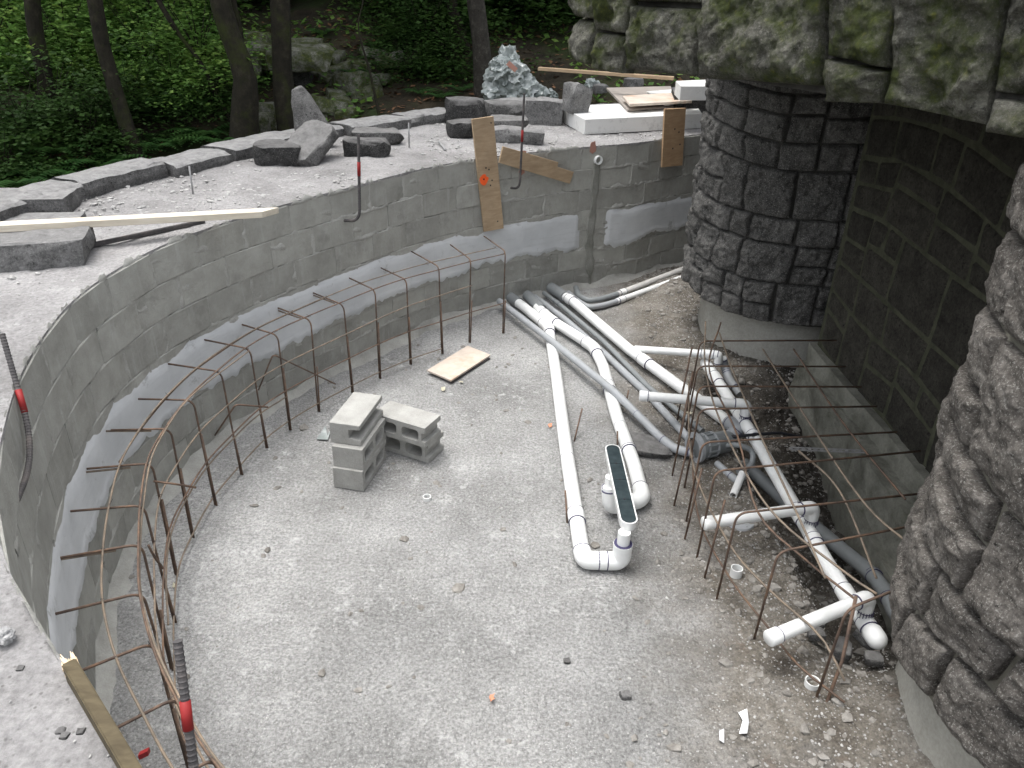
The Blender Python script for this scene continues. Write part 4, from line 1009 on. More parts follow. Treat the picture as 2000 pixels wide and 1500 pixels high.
# ------------------------------------------------------------------ loose concrete blocks
def cmu_mesh():
    L, Hc, Wv = .395, .194, .143        # length x, core direction y, height z (block lying on its face)
    bm = bmesh.new()
    def face_pts(x0, x1, z0, z1, r_, n=4):
        out = []
        for cx, cz, a0_ in ((x1-r_, z1-r_, 0), (x0+r_, z1-r_, 90), (x0+r_, z0+r_, 180), (x1-r_, z0+r_, 270)):
            for k in range(n+1): a_ = R(a0_+90*k/n); out.append((cx+r_*math.cos(a_), cz+r_*math.sin(a_)))
        return out
    # outline with sash notches (open half cores) at both ends
    e = .028; nz0, nz1 = .036, Wv-.036
    outl = [(-L/2, 0), (L/2, 0), (L/2, nz0), (L/2-e, nz0+.008), (L/2-e, nz1-.008), (L/2, nz1), (L/2, Wv), (-L/2, Wv)]
    holes = [face_pts(-.165, -.02, .032, Wv-.032, .022), face_pts(.02, .15, .032, Wv-.032, .022)]
    m = MB()
    for yy in (0, Hc):
        pass
    loops = [outl]+holes; vid = []
    for y_ in (0, Hc):
        row = []
        for lp in loops: row.append([bm.verts.new((x, y_, z)) for x, z in lp])
        vid.append(row)
    for y_ in (0, 1):
        es = []
        for lp in vid[y_]:
            for i in range(len(lp)): es.append(bm.edges.new((lp[i], lp[(i+1) % len(lp)])))
        bmesh.ops.triangle_fill(bm, use_beauty=True, use_dissolve=False, edges=es)
    for li in range(3):
        a_, b_ = vid[0][li], vid[1][li]
        for i in range(len(a_)): j = (i+1) % len(a_); bm.faces.new((a_[i], a_[j], b_[j], b_[i]))
    bmesh.ops.recalc_face_normals(bm, faces=bm.faces)
    me = bpy.data.meshes.new('cinder_block'); bm.to_mesh(me); bm.free(); me.materials.append(MAT['cmu']); return me
CM = cmu_mesh()
GB = 'loose concrete blocks stacked on the pit floor'
def block(corner, ang, z, lab, flip=False, cornerside='L'):
    """corner: plan point of the block's nearest end; length runs along angle ang, core faces look to the right of it"""
    o = link('concrete_block', CM); d = Vector((math.cos(ang), math.sin(ang), 0)); n_v = Vector((-d.y, d.x, 0))
    c = Vector((corner[0], corner[1], 0))+d*.1975; o.location = (c.x, c.y, z); o.rotation_euler = (0, 0, ang+(math.pi if flip else 0))
    if flip: o.location = Vector((c.x, c.y, z))+n_v*.194
    return tag(o, lab, 'concrete block', GB)
def plan(px, py, z): q = P(px, py, z); return (q.x, q.y)
BH = .1445
ca = plan(710.4, 961, 0); cb = plan(759, 889, 0); ang = math.atan2(cb[1]-ca[1], cb[0]-ca[0])
block(ca, ang, .004, 'bottom block of the left stack of three')
ca2 = plan(710, 919.5, BH); cb2 = plan(756, 852, BH); ang2 = math.atan2(cb2[1]-ca2[1], cb2[0]-ca2[0])
block(ca2, ang2, .004+BH, 'middle block of the left stack of three')
ca3 = plan(702, 833, 3*BH); cb3 = plan(738, 784, 3*BH); ang3 = math.atan2(cb3[1]-ca3[1], cb3[0]-ca3[0])
d3 = Vector((math.cos(ang3), math.sin(ang3), 0)); n3 = Vector((-d3.y, d3.x, 0))
prof3 = [(0, 0), (0, .034), (.016, .042), (.075, .046), (.075, .104), (.0, .110), (0, .143), (.194, .143), (.194, 0)]
cc3 = Vector((ca3[0], ca3[1], .004+2*BH)); cen3 = cc3+d3*.1975+n3*.097
m3 = MB().prism([cc3+n3*a_+Vector((0, 0, z)) for a_, z in prof3], d3*.395); o3 = m3.build('concrete_block', MAT['cmu'], None, bevel=.003, segs=1, loc=cen3)
tag(o3, 'top block of the left stack, white top and open channel side', 'concrete block', GB)
# right pair: long side faces the camera
for k, (nr, fr_, z, lab) in enumerate((((837, 906, 0), (864, 881, 0), .004, 'lower block of the right pair touching the left stack'), ((829, 838, 2*BH), (860, 812, 2*BH), .004+BH, 'upper block of the right pair with a bright top face'))):
    a_ = Vector((*plan(*nr), 0)); b_ = Vector((*plan(*fr_), 0)); dw = (b_-a_).normalized(); dl = Vector((-dw.y, dw.x, 0)); ang = math.atan2(-dl.y, -dl.x)
    c = a_+dl*.1975; o = link('concrete_block', CM); o.location = (c.x, c.y, z); o.rotation_euler = (0, 0, ang); tag(o, lab, 'concrete block', GB)

# ------------------------------------------------------------------ pipes
def run(name, pts, r_, mat, label, fr=None, group=None, fits=(), rings=(), elbow=True, fmat=None, caps=(), cat='pipe', seg=18, el=1.13):
    pts = [Vector(p) for p in pts]; fr = fr or r_*2.0
    e = empty(name, pts[0], label, cat, group)
    MB().tube(fillet(pts, fr, 8), r_, seg).build('pipe', mat, e, True, angle=50)
    fm = fmat or mat
    if elbow:
        for i in range(1, len(pts)-1):
            a_, b_, c_ = pts[i-1], pts[i], pts[i+1]; u = (a_-b_); v = (c_-b_)
            if u.angle(v) > R(172): continue
            ext = fr+r_*1.1; q0 = b_+u.normalized()*min(ext, u.length*.8); q1 = b_+v.normalized()*min(ext, v.length*.8)
            MB().tube(fillet([q0, b_, q1], fr, 8), r_*el, seg).build('elbow', fm, e, True, angle=50)
            for q, dd_ in ((q0, u.normalized()), (q1, v.normalized())):
                MB().tube([q-dd_*.001, q+dd_*.005], r_*(el+.012), seg).build('primer_ring', MAT['primer'], e, True, angle=50)
    for (i, t, L) in fits:          # couplings: segment index, fraction, length
        a_, b_ = pts[i], pts[i+1]; d = (b_-a_).normalized(); c_ = a_.lerp(b_, t)
        MB().tube([c_-d*L/2, c_+d*L/2], r_*1.11, seg).build('coupling', fm, e, True, angle=50)
        for q in (c_-d*(L/2+.002), c_+d*(L/2-.002)): MB().tube([q, q+d*.004], r_*1.13, seg).build('primer_ring', MAT['primer'], e, True, angle=50)
    for (i, t) in rings:
        a_, b_ = pts[i], pts[i+1]; d = (b_-a_).normalized(); c_ = a_.lerp(b_, t)
        MB().tube([c_, c_+d*.003], r_*1.02, seg).build('joint_line', MAT['primer'], e, True, angle=50)
    for i in caps:
        a_, b_ = (pts[0], pts[1]) if i == 0 else (pts[-1], pts[-2]); d = (b_-a_).normalized()
        MB().tube([a_-d*.012, a_-d*.008, a_+d*.045], r_*1.13, seg, rr=[r_*1.02, r_*1.13, r_*1.13]).build('end_cap', fm, e, True, angle=50)
        MB().tube([a_+d*.045, a_+d*.049], r_*1.145, seg).build('primer_ring', MAT['primer'], e, True, angle=50)
    return e
W3 = .045; z3 = .05
GP = 'white drain pipes on the pit floor'
run('white_pipe', [P(998, 583, z3), P(1020, 597, z3), P(1072, 640, z3), P(1086, 730, z3), P(1106, 880, z3), P(1135, 1070, z3+.005), P(1142, 1094, z3), P(1213, 1096, z3), P(1213, 1096, z3)+Vector((0, 0, .12))], W3, MAT['pvc'], 'thick white pipe curving down to the near end of the black-topped channel', .07, GP, fits=((4, .72, .1),), rings=((4, .08),))
run('pipe_socket', [P(990, 577, z3), P(1014, 592, z3)], W3*1.2, MAT['grey_pvc'], 'grey socket at the wall end of the left white pipe', cat='pipe fitting')
run('white_pipe', [P(1050, 600, z3+.02), P(1072, 622, z3+.02), P(1160, 678, z3+.02), P(1178, 715, z3+.01), P(1205, 815, z3), P(1238, 905, z3), P(1256, 975, z3+.005), P(1192, 990, z3+.01), P(1188, 985, z3+.01)+Vector((0, 0, .13))], W3, MAT['pvc'], 'thick white pipe crossing under the grey pipe to the far riser of the channel', .07, GP, fits=((3, .45, .09), (4, .72, .02)), rings=((4, .2),))
run('pipe_socket', [P(1030, 577, z3+.02), P(1058, 605, z3+.02)], W3*1.15, MAT['grey_pvc'], 'grey socket at the wall end of the second white pipe', cat='pipe fitting')
run('white_pipe', [P(1083, 566, z3+.03), P(1118, 588, z3+.03), P(1228, 682, z3+.03), P(1262, 707, z3+.03), P(1405, 812, z3), P(1432, 832, z3)], W3, MAT['pvc'], 'thick white pipe with a side branch running to the grey elbow', .05, GP, fits=((0, .9, .09), (2, .95, .12)), elbow=False)
run('pipe_socket', [P(1076, 562, z3+.03), P(1104, 580, z3+.03)], W3*1.22, MAT['grey_pvc'], 'grey socket at the wall end of the right white pipe', cat='pipe fitting')
run('grey_elbow', [P(1420, 823, z3), P(1442, 838, z3+.0), P(1428, 852, z3-.05), P(1412, 870, z3-.08)], W3*1.05, MAT['grey_pvc_light'], 'grey elbow joining the right white pipe to the canister', .05, cat='pipe fitting')
run('branch_pipe', [P(1240, 682, z3+.05), P(1392, 692, .2), P(1404, 694, .2), P(1402, 712, .12)], .031, MAT['pvc'], 'white branch pipe from the wye to the top of the manifold', .05, 'white branch pipes')
GG = 'grey conduit pipes on the pit floor'
run('grey_pipe', [P(975, 588, .09), P(1080, 668, .105), P(1200, 765, .115), P(1290, 855, .06), P(1318, 877, .05), P(1352, 885, .06)], .029, MAT['grey_pvc_light'], 'long grey pipe crossing over the white pipes to the canister', .09, GG, rings=((2, .5),), el=1.06)
run('grey_pipe', [P(1045, 580, .04), P(1105, 625, .04), P(1180, 690, .035), P(1270, 775, .03), P(1350, 862, .03)], .028, MAT['grey_pvc_light'], 'grey pipe lying on the dirt nearest the second white pipe', .1, GG, rings=((1, .8),), elbow=False)
run('grey_pipe', [P(1062, 572, .05), P(1092, 594, .05), P(1180, 668, .06), P(1265, 755, .05), P(1372, 842, .03)], .021, MAT['grey_pvc'], 'thin dark grey pipe left of the right white pipe', .1, GG, fits=((0, .9, .08),), elbow=False)
GE = 'pipes elbowing away from the far wall'
run('elbow_conduit', [P(1125, 562, .05), P(1130, 578, .045), P(1150, 588, .045), P(1175, 584, .045), P(1212, 572.5, .051)], .029, MAT['grey_pvc'], 'upper elbowed conduit, dusty, going behind the far column', .06, GE, elbow=False)
run('white_conduit', [P(1206, 574.6, .0505), P(1350, 520, .0805)], .031, MAT['pvc_dusty'], 'dusty white length of the upper conduit beside the far column', .06, GE, caps=(), fits=((0, .06, .08),), fmat=MAT['pvc'])
run('elbow_conduit', [P(1110, 572, .045), P(1128, 588, .04), P(1150, 601, .035), P(1180, 596, .035), P(1210, 587, .041)], .027, MAT['grey_pvc_light'], 'lower elbowed conduit below the dusty one by the far wall', .06, GE, elbow=False)
run('white_conduit', [P(1204, 588.6, .0405), P(1350, 536, .0705)], .029, MAT['pvc'], 'clean white length of the lower conduit beside the far column', .06, GE, fits=((0, .06, .08),))
# manifold with three capped branches
zm = .10
man = run('manifold_pipe', [P(1377, 708, zm), P(1402, 745, zm), P(1470, 850, zm-.01), P(1565, 1012, zm-.01), P(1612, 1095, zm-.01), P(1660, 1172, zm-.02), P(1716, 1254, zm-.03)], .042, MAT['pvc'], 'long white manifold pipe under the rebar mat feeding the capped branches', .05, None, fits=((0, .9, .13), (1, .72, .14), (2, .02, .05), (2, .97, .13), (3, .55, .05), (4, .93, .12), (5, .6, .05)), elbow=False)
cap_c = P(1716, 1254, zm-.03); dcap = (cap_c-P(1660, 1172, zm-.02)).normalized()
MB().tube([cap_c-dcap*.07, cap_c-dcap*.065, cap_c-dcap*.02, cap_c, cap_c+dcap*.018, cap_c+dcap*.03], .05, 18, rr=[.046, .05, .05, .046, .034, .012]).build('end_cap', MAT['pvc'], man, True)
zb_ = .27
GC = 'capped white branch pipes over the pit floor'
for (a_, b_, c_, zz_, lb) in (((1252, 773), (1459, 790), (1459, 832), .23, 'upper capped branch pipe of the manifold, crossing the right white pipe'), ((1378, 1022), (1590, 990), (1585, 1042), .23, 'middle capped branch pipe, above the round grey disk'), ((1505, 1246), (1697, 1166), (1692, 1212), .22, 'lower capped branch pipe, nearest the bottom right column')):
    pa, pb = P(*a_, zz_), P(*b_, zz_); e = run('branch_pipe', [pa, pb, Vector((pb.x, pb.y, zm))], .034, MAT['pvc'], lb, .045, GC, caps=(0,))
    sd4 = MB(); q = Vector((pb.x, pb.y, zm+.042))
    for k in range(11):      # primer drips below the joint
        an = -2.7+k*.32; dx, dy = math.cos(an), math.sin(an); r4 = .041
        sd4.tube([q+Vector((dx*r4, dy*r4, .004)), q+Vector((dx*(r4+.002), dy*(r4+.002), -.018-.018*((k*7) % 4)/4))], .0022, 4)
    sd4.build('primer_drips', MAT['primer'], e)
run('stub_elbow', [P(1412, 700, .16), P(1414, 712, .1), P(1424, 742, .03), P(1445, 770, -.02)], .03, MAT['grey_pvc_light'], 'pale elbow rising beside the top of the manifold', .05, cat='pipe fitting')
run('trench_pipe', [P(1452, 905, -.1), P(1560, 1003, -.15), P(1640, 1070, -.15), P(1703, 1120, -.11), P(1736, 1165, -.07), P(1752, 1205, -.07), P(1800, 1240, -.07)], .044, MAT['grey_pvc'], 'grey-green pipe down in the dark trench bending toward the near column', .1, cat='pipe', elbow=False, fits=((3, .1, .02), (4, .1, .02)))
run('open_stub_pipe', [P(1400, 905, .02), P(1440, 940, .02), P(1458, 925, .05)], .022, MAT['grey_pvc_light'], 'small grey pipe under the canister leading to the open white stub', .04)
q0, q1 = P(1432, 968, .03), P(1450, 925, .06); e = empty('white_stub', q0, 'short open-ended white pipe stub below the canister', 'pipe')
ring_tube(q0, q1, .024, .019).build('pipe', MAT['pvc'], e, True, angle=50); MB().tube([q0.lerp(q1, .3), q1], .0188, 14).build('bore_shade', MAT['dark'], e)  # black plug stands in for the shade inside the stub
run('looped_hose', [P(1405, 872, .06), P(1440, 868, .16), P(1472, 880, .12), P(1468, 912, .05), P(1440, 920, .04)], .018, MAT['grey_pvc'], 'grey flexible conduit looping right of the canister', .05, elbow=False, cat='hose')
run('looped_hose', [P(1400, 855, .1), P(1440, 852, .16), P(1520, 845, .1), P(1560, 852, .04)], .011, MAT['dark'], 'thin dark conduit crossing above the canister hose', .05, elbow=False, cat='hose')
q0 = P(1445, 1020, .012)
e = empty('grey_disk', q0, 'round pale grey disk lying under the middle capped branch', 'disk'); MB().tube([q0, q0+Vector((0, 0, .012))], .085, 32, rr=[.085, .08]).build('plate', MAT['grey_pvc_light'], e, True, angle=30); MB().tube([q0+Vector((0, 0, .012)), q0+Vector((0, 0, .018))], .02, 20).build('hub', MAT['grey_pvc_light'], e, True, angle=30)
# canister (pump strainer)
ca_, cb_ = P(1360, 874, .09), P(1418, 862, .09); ax = (cb_-ca_).normalized()
can = empty('grey_canister', (ca_.x, ca_.y, 0), 'grey ribbed plastic canister with a flanged open end among the pipes', 'canister')
MB().tube([ca_, ca_+ax*.03, ca_+ax*.05, cb_, cb_+ax*.04], .1, 28, rr=[.085, .088, .078, .075, .06]).build('body', MAT['grey_pvc'], can, True, angle=40)
ring_tube(ca_-ax*.022, ca_+ax*.004, .105, .07, 30).build('flange', MAT['grey_pvc_light'], can, True, angle=40)
MB().tube([ca_-ax*.001, ca_+ax*.001], .072, 24).build('inner_face', MAT['grey_pvc'], can)
sd_ = ax.cross(Vector((0, 0, 1))).normalized(); u_ = sd_.cross(ax)
for k in range(12):
    an = k/12*6.283; dr = sd_*math.cos(an)+u_*math.sin(an); MB().box(ca_+ax*.085+dr*.081, (ax, dr.cross(ax), dr), (.085, .01, .016)).build('rib', MAT['grey_pvc'], can, bevel=.002, segs=1)
for t in (.05, .12): MB().tube([ca_+ax*t, ca_+ax*(t+.01)], .088, 28).build('band', MAT['grey_pvc_light'], can, True, angle=40)
# drain channel
zc = .30
n0, n1 = P(1228, 1012, zc), P(1197, 876, zc); dl = (n1-n0).normalized(); dw = Vector((dl.y, -dl.x, 0)); LC = (n1-n0).length; wc = .046
ch = empty('drain_channel', (n0.x, n0.y, 0), 'long white drain channel with black grate top raised on two risers', 'drain channel')
def cap_loop(w_, z, n=10):
    out = []
    for k in range(n+1): a_ = math.pi*k/n; out.append(n1+dw*w_*math.cos(a_)+dl*w_*math.sin(a_)+Vector((0, 0, z)))
    for k in range(n+1): a_ = math.pi*k/n; out.append(n0-dw*w_*math.cos(a_)-dl*w_*math.sin(a_)+Vector((0, 0, z)))
    return out
l0, l1, l2, l3, l4 = cap_loop(wc*.9, -.055), cap_loop(wc, -.045), cap_loop(wc*1.02, 0), cap_loop(wc*.88, 0), cap_loop(wc*.88, -.008); nL = len(l0); m = MB(); VV = l0+l1+l2+l3+l4; Fs = [tuple(range(nL))]+[tuple(4*nL+i for i in range(nL))]
for a_ in range(4): Fs += [(a_*nL+i, a_*nL+(i+1) % nL, (a_+1)*nL+(i+1) % nL, (a_+1)*nL+i) for i in range(nL)]
m.add(VV, Fs).build('channel_body', MAT['pvc'], ch, True, angle=35)
cuts_ = [-.04, LC*.245, LC*.52, LC*.76, LC+.04]
for a_, b_ in zip(cuts_[:-1], cuts_[1:]):
    w9 = wc*.86; aa = a_+.0015; bb_ = b_-.0015; pl = []
    if a_ < 0: pl += [n0-dw*w9*math.cos(math.pi*k/8)-dl*w9*math.sin(math.pi*k/8) for k in range(9)]
    else: pl += [n0+dl*aa-dw*w9, n0+dl*aa+dw*w9]
    if b_ > LC: pl += [n1+dw*w9*math.cos(math.pi*k/8)+dl*w9*math.sin(math.pi*k/8) for k in range(9)]
    else: pl += [n0+dl*bb_+dw*w9, n0+dl*bb_-dw*w9]
    g = MB().prism([p-Vector((0, 0, .006)) for p in pl], (0, 0, .007)).build('grate_panel', MAT['grate'], ch)
    if b_ < LC: MB().tube([n0+dl*b_+Vector((0, 0, .001)), n0+dl*b_+Vector((0, 0, .004))], .0065, 12).build('screw', MAT['dark'], ch, True, angle=40)
for q, zz_ in ((Vector((P(1213, 1096, z3).x, P(1213, 1096, z3).y, 0)), 0), (Vector((P(1188, 985, z3).x, P(1188, 985, z3).y, 0)), 1)):
    tp = n0.copy() if zz_ == 0 else n0+dl*(LC*.3)
    tp = q.copy(); tp.z = zc-.05
    MB().tube([q+Vector((0, 0, .15)), tp], .034, 18).build('riser', MAT['pvc'], ch, True, angle=50)
    MB().tube([q+Vector((0, 0, .145)), q+Vector((0, 0, .172))], .052, 18).build('collar', MAT['pvc'], ch, True, angle=50)
    MB().tube([q+Vector((0, 0, .1705)), q+Vector((0, 0, .1745))], .05, 18).build('primer_ring', MAT['primer'], ch, True, angle=50)

# white rings / cups
for (x, y, ro, hh, lb) in ((834, 974, .026, .022, 'thin white ring lying on the floor beside the block stack'), (1436, 1126, .032, .055, 'white pipe coupling standing upright on the dirt under the rebar mat'), (1583, 1346, .034, .03, 'white ring on the dirt near the thick leaning rebar')):
    q = P(x, y, 0); q.z = float(floor_z(q.x, q.y))-.003; e = empty('pvc_ring', q, lb, 'pipe ring', 'loose white pipe rings'); ring_tube(q, q+Vector((0, 0, hh)), ro, ro*.84, 24).build('ring', MAT['pvc'], e, True, angle=50)

# ------------------------------------------------------------------ rebar mat on the right
mat_ = empty('rebar_mat', (1.3, 4, 0), 'rusty rebar mat over the pipes, bars bent toward the recess wall', 'rebar mat')
RB = [(1.33, 5.02), (1.25, 4.68), (1.19, 4.36), (1.13, 4.04), (1.08, 3.70), (1.08, 3.38), (1.12, 3.06), (1.24, 2.78), (1.42, 2.42)]
RE = [(2.32, 5.08), (2.26, 4.72), (2.24, 4.4), (2.22, 4.12), (2.24, 3.86), (2.26, 3.62), (2.12, 3.26), (1.95, 2.99), (1.72, 2.56)]
rr = random.Random(6); ZM = .56
for i, (b, e) in enumerate(zip(RB, RE)):
    zc_ = ZM+rr.uniform(-.02, .02)
    MB().tube(fillet([(b[0]-.02, b[1]-.01, float(floor_z(b[0], b[1]))-.02), (b[0], b[1], zc_), (e[0], e[1], zc_+.01)], .06), .0062, 7).build('bent_bar', MAT['rebar'], mat_, True)
    if i < 7:
        b2 = (b[0]-.07+rr.uniform(-.03, .03), b[1]+.12+rr.uniform(-.04, .04)); MB().tube([(b2[0], b2[1], -.01), (b2[0]+.03, b2[1], rr.uniform(.4, .66))], .006, 7).build('dowel_bar', MAT['rebar'], mat_, True)
def lb(pts, mat, r_=.0058):
    q = [P(x, y, z) for x, y, z in pts]; c, _ = spline([tuple(p) for p in q], 30); MB().tube([tuple(p) for p in c], r_, 6).build('long_bar', mat, mat_, True)
lb([(1405, 650, ZM+.03), (1430, 720, ZM+.02), (1490, 860, ZM+.02), (1560, 1010, ZM+.02), (1612, 1130, ZM-.02)], MAT['rebar_light'])
lb([(1490, 682, ZM+.012), (1590, 840, ZM+.012), (1690, 985, ZM+.012), (1775, 1062, ZM+.012)], MAT['rebar_light'])
lb([(1550, 682, ZM+.012), (1650, 830, ZM+.012), (1768, 975, ZM+.012)], MAT['rebar'])
lb([(1378, 628, ZM+.1), (1378, 720, ZM), (1410, 830, ZM-.01), (1500, 990, ZM), (1640, 1110, ZM-.01), (1712, 1160, ZM)], MAT['rebar_light'])
lb([(1408, 630, ZM+.12), (1385, 720, ZM-.02), (1440, 850, ZM), (1480, 1000, ZM-.05), (1570, 1090, ZM-.1), (1670, 1170, ZM-.08)], MAT['rebar'])
lb([(1345, 745, .36), (1352, 900, .33), (1420, 1055, .3), (1500, 1150, .28), (1600, 1240, .25), (1650, 1330, .18)], MAT['rebar_light'])
lb([(1350, 840, .12), (1362, 1000, .1), (1420, 1120, .1), (1500, 1225, .1), (1560, 1300, .1), (1650, 1372, .08)], MAT['rebar'])
lb([(1560, 880, ZM-.02), (1640, 960, ZM-.02), (1712, 1130, .3)], MAT['rebar_light'])
MB().tube([P(1604, 1402, -.01), P(1645, 1290, .14), P(1672, 1165, .5)], .008, 8).build('bent_bar', MAT['rebar'], mat_, True)
for k, (a_, b_) in enumerate((((1121, 862, 0), (1137, 798, .16)), ((1221, 792, 0), (1228, 762, .1)), ((1206, 868, .05), (1206, 842, .12)), ((1108, 1022, 0), (1104, 958, .12)))):
    q = P(*a_); q.z -= .005
    tag(MB().tube([q, P(b_[0], b_[1], b_[2])], .0058, 7).build('rebar_stake', MAT['rebar'], None, True, loc=q), ('thin rebar stake leaning beside the left white pipe joint', 'thin rebar stake between the second white pipe and upper capped branch', 'thin rebar stake behind the far end of the channel', 'rusty stake touching the left white pipe low down')[k], 'rebar', 'thin stakes between the pipes')
# perforated strut
p0, p1 = P(1545, 876, .25), P(1690, 882, .25); d = (p1-p0).normalized(); sdv = d.cross(Vector((0, 0, 1))).normalized()
st = empty('perforated_strut', p0, 'grey perforated steel strut lying across the trench', 'strut')
LL = (p1-p0).length; n = 12
for sgn in (-1, 1): MB().box((p0+p1)/2+sdv*sgn*.014, (d, sdv, (0, 0, 1)), (LL, .012, .004)).build('flange', MAT['steel'], st)
for k in range(n+1): MB().box(p0+d*(LL*k/n), (d, sdv, (0, 0, 1)), (LL/n*.5, .018, .004)).build('web', MAT['steel'], st)
# two small ribbed bars inside the trench
# litter
def leaf(px, py, z, s_, mat, label, seed, cat='leaf', name='dead_leaf', lobes=5):
    r = random.Random(seed); c = P(px, py, z); c.z = z+.004; pl = []; n = lobes*2
    for k in range(n): a_ = k/n*6.283; q = s_*(.85 if k % 2 == 0 else .6)*r.uniform(.6, 1.25); pl.append((math.cos(a_)*q, math.sin(a_)*q*.65, .016*r.random()))
    V = [(0, 0, .008)]+pl; me = bpy.data.meshes.new(name); me.from_pydata(V, [], [(0, 1+k, 1+(k+1) % n) for k in range(n)]); me.materials.append(mat); me.transform(Matrix.Rotation(r.uniform(0, 6), 4, 'Z'))
    return tag(link(name, me, None, None, c), label, cat)
leaf(1074, 832, .005, .04, MAT['orange_leaf'], 'orange dead leaf left of the left white pipe', 4)
leaf(960, 1366, .005, .03, MAT['orange_leaf'], 'small orange leaf on the bare floor near the bottom', 5)
leaf(866, 762, .004, .045, MAT['pale_leaf'], 'pale dry leaf by the corner of the floor board', 6)
leaf(900, 748, .004, .03, MAT['pale_leaf'], 'small pale leaf right under the floor board', 7)
leaf(341, 1146, .004, .025, MAT['pale_leaf'], 'pale round leaf near the cage foot, lower left', 8)
leaf(1345, 808, .004, .04, MAT['pale_leaf'], 'dry leaf under the canister pipes', 9)
def scrap(pxs, z, label, mat=None, th=.0015, name='paper_scrap'):
    pts = [P(x, y, z)+Vector((0, 0, zz_)) for (x, y), zz_ in zip(pxs, (0, .012, .002, .015, .004, .01))]; o = sum(pts, Vector())/len(pts)
    return tag(MB().prism(pts, (0, 0, th)).build(name, mat or MAT['paper'], None, loc=o), label, 'paper')
scrap([(1442, 1392), (1458, 1388), (1463, 1412), (1458, 1437), (1443, 1434), (1450, 1410)], .02, 'folded white paper scrap on the dirt, bottom right')
scrap([(1405, 1428), (1413, 1427), (1414, 1452), (1404, 1450)], .012, 'small white paper scrap left of the folded one')
scrap([(618, 858), (636, 835), (640, 848), (648, 842), (640, 860)], .006, 'clear plastic scrap on the floor left of the block stack', MAT['plastic'], name='plastic_scrap')
q = P(8, 1243, ZT+.02); e = empty('crushed_foil', q, 'crushed ball of foil on the left edge of the terrace', 'foil'); crumple(q.x, q.y, q.z, .018, 5, MAT['steel'], e, 'foil_ball')
q = P(282, 1478, .9); 
wq = wallpt(s_of(-.9, 1.2), -.06, 1.0)
tag(MB().box(P(283, 1476, .72)+Vector((0, 0, .01)), ((1, .3, .4), (0, 1, 0), (0, 0, 1)), (.03, .015, .02)).build('red_tag', MAT['red_paint'], None, loc=P(283, 1476, .72)), 'small red plastic tag caught on the cage bar at the bottom left', 'tag')
for k, (x, y) in enumerate([(43, 1309), (120, 1432), (128, 1442), (158, 1433)]):
    rock_at(x, y, .02, .018, .012, ZT, 200+k, MAT['rock_dark'], ('dark crumb of stone alone on the near terrace', 'left dark crumb in a row of three on the near terrace', 'middle dark crumb in a row of three on the near terrace', 'right dark crumb in a row of three on the near terrace')[k], cuts=1, name='pebble', cat='stone')

# ------------------------------------------------------------------ forest
def terrain_z(x, y):
    x = np.asarray(x, float); y = np.asarray(y, float); Q = np.stack([x, y, 0*x], -1); d = np.hypot(x, y)
    base_ = .85+.30*np.clip(d-10.5, 0, 60)+(-.25)*smooth(0, -4, x)*(1-smooth(10, 14, d))
    return base_+.14*fbm(Q, .7, 4, 5)*smooth(8, 11, d)
rs_ = np.concatenate([np.arange(4.0, 24, .22), np.geomspace(24, 240, 40)]); th = np.linspace(R(-115), R(85), 260)
Rr, Th = np.meshgrid(rs_, th, indexing='ij'); X = Rr*np.sin(Th); Y = Rr*np.cos(Th)
Z = terrain_z(X, Y); 
# stay below the pit and terrace
def near_pit(X, Y):
    q = np.stack([X.ravel(), Y.ravel()], -1); c = np.array([.8, 4.8]); d = np.hypot(*(q-c).T); return d.reshape(X.shape)
ins = np.zeros(X.shape, bool); 
from mathutils.geometry import intersect_point_line
poly = np.array(OUTER+[(6.5, -1.3), (7, 12)]); xx, yy = X.ravel(), Y.ravel(); cr_ = np.zeros(len(xx), bool)
for i in range(len(poly)):
    x0_, y0_ = poly[i]; x1_, y1_ = poly[(i+1) % len(poly)]
    with np.errstate(divide='ignore', invalid='ignore'): cnd = ((y0_ > yy) != (y1_ > yy)) & (xx < (x1_-x0_)*(yy-y0_)/(y1_-y0_+1e-12)+x0_)
    cr_ ^= cnd
Z = np.where(cr_.reshape(X.shape), -1.1, Z)
tag(link('forest_ground', rawmesh('forest_ground', np.stack([X, Y, Z], -1).reshape(-1, 3), gridfaces(len(rs_), len(th)), True), None, MAT['soil']), kind='structure')
def at_ground(px, py):      # first hit of the pixel's ray with the forest ground, beyond the terrace
    d = ray(px, py)
    for k in range(400):
        t = 7.5+k*.12; q = EYE+d*t
        if q.z < float(terrain_z(q.x, q.y)): return q
    return EYE+d*20
def leaf_mesh(name, n, size, spread, seed, mat, clumps=26, droop=.3, fern=False, shell=False):
    r = np.random.default_rng(seed); cc = r.normal(0, 1, (clumps, 3))*np.array(spread)*.42; cc[:, 2] = np.abs(cc[:, 2]) if not shell else cc[:, 2]
    k = r.integers(0, clumps, n); cs = np.array(spread)*.22
    c = cc[k]+r.normal(0, 1, (n, 3))*cs*np.array([1, 1, .45])
    az = r.uniform(0, 6.283, n); tilt = r.normal(0, .45, n); s = size*r.uniform(.6, 1.3, n)
    ux = np.stack([np.cos(az), np.sin(az), -droop*r.random(n)], -1); ux /= np.linalg.norm(ux, axis=1)[:, None]
    vy = np.stack([-np.sin(az), np.cos(az), np.sin(tilt)], -1)
    o = np.stack([c-ux*s[:, None]*.5, c+vy*s[:, None]*.34, c+ux*s[:, None]*.62, c-vy*s[:, None]*.34], 1)
    Fq = np.arange(n*4).reshape(n, 4); me = rawmesh(name, o.reshape(-1, 3), Fq); me.materials.append(mat); return me
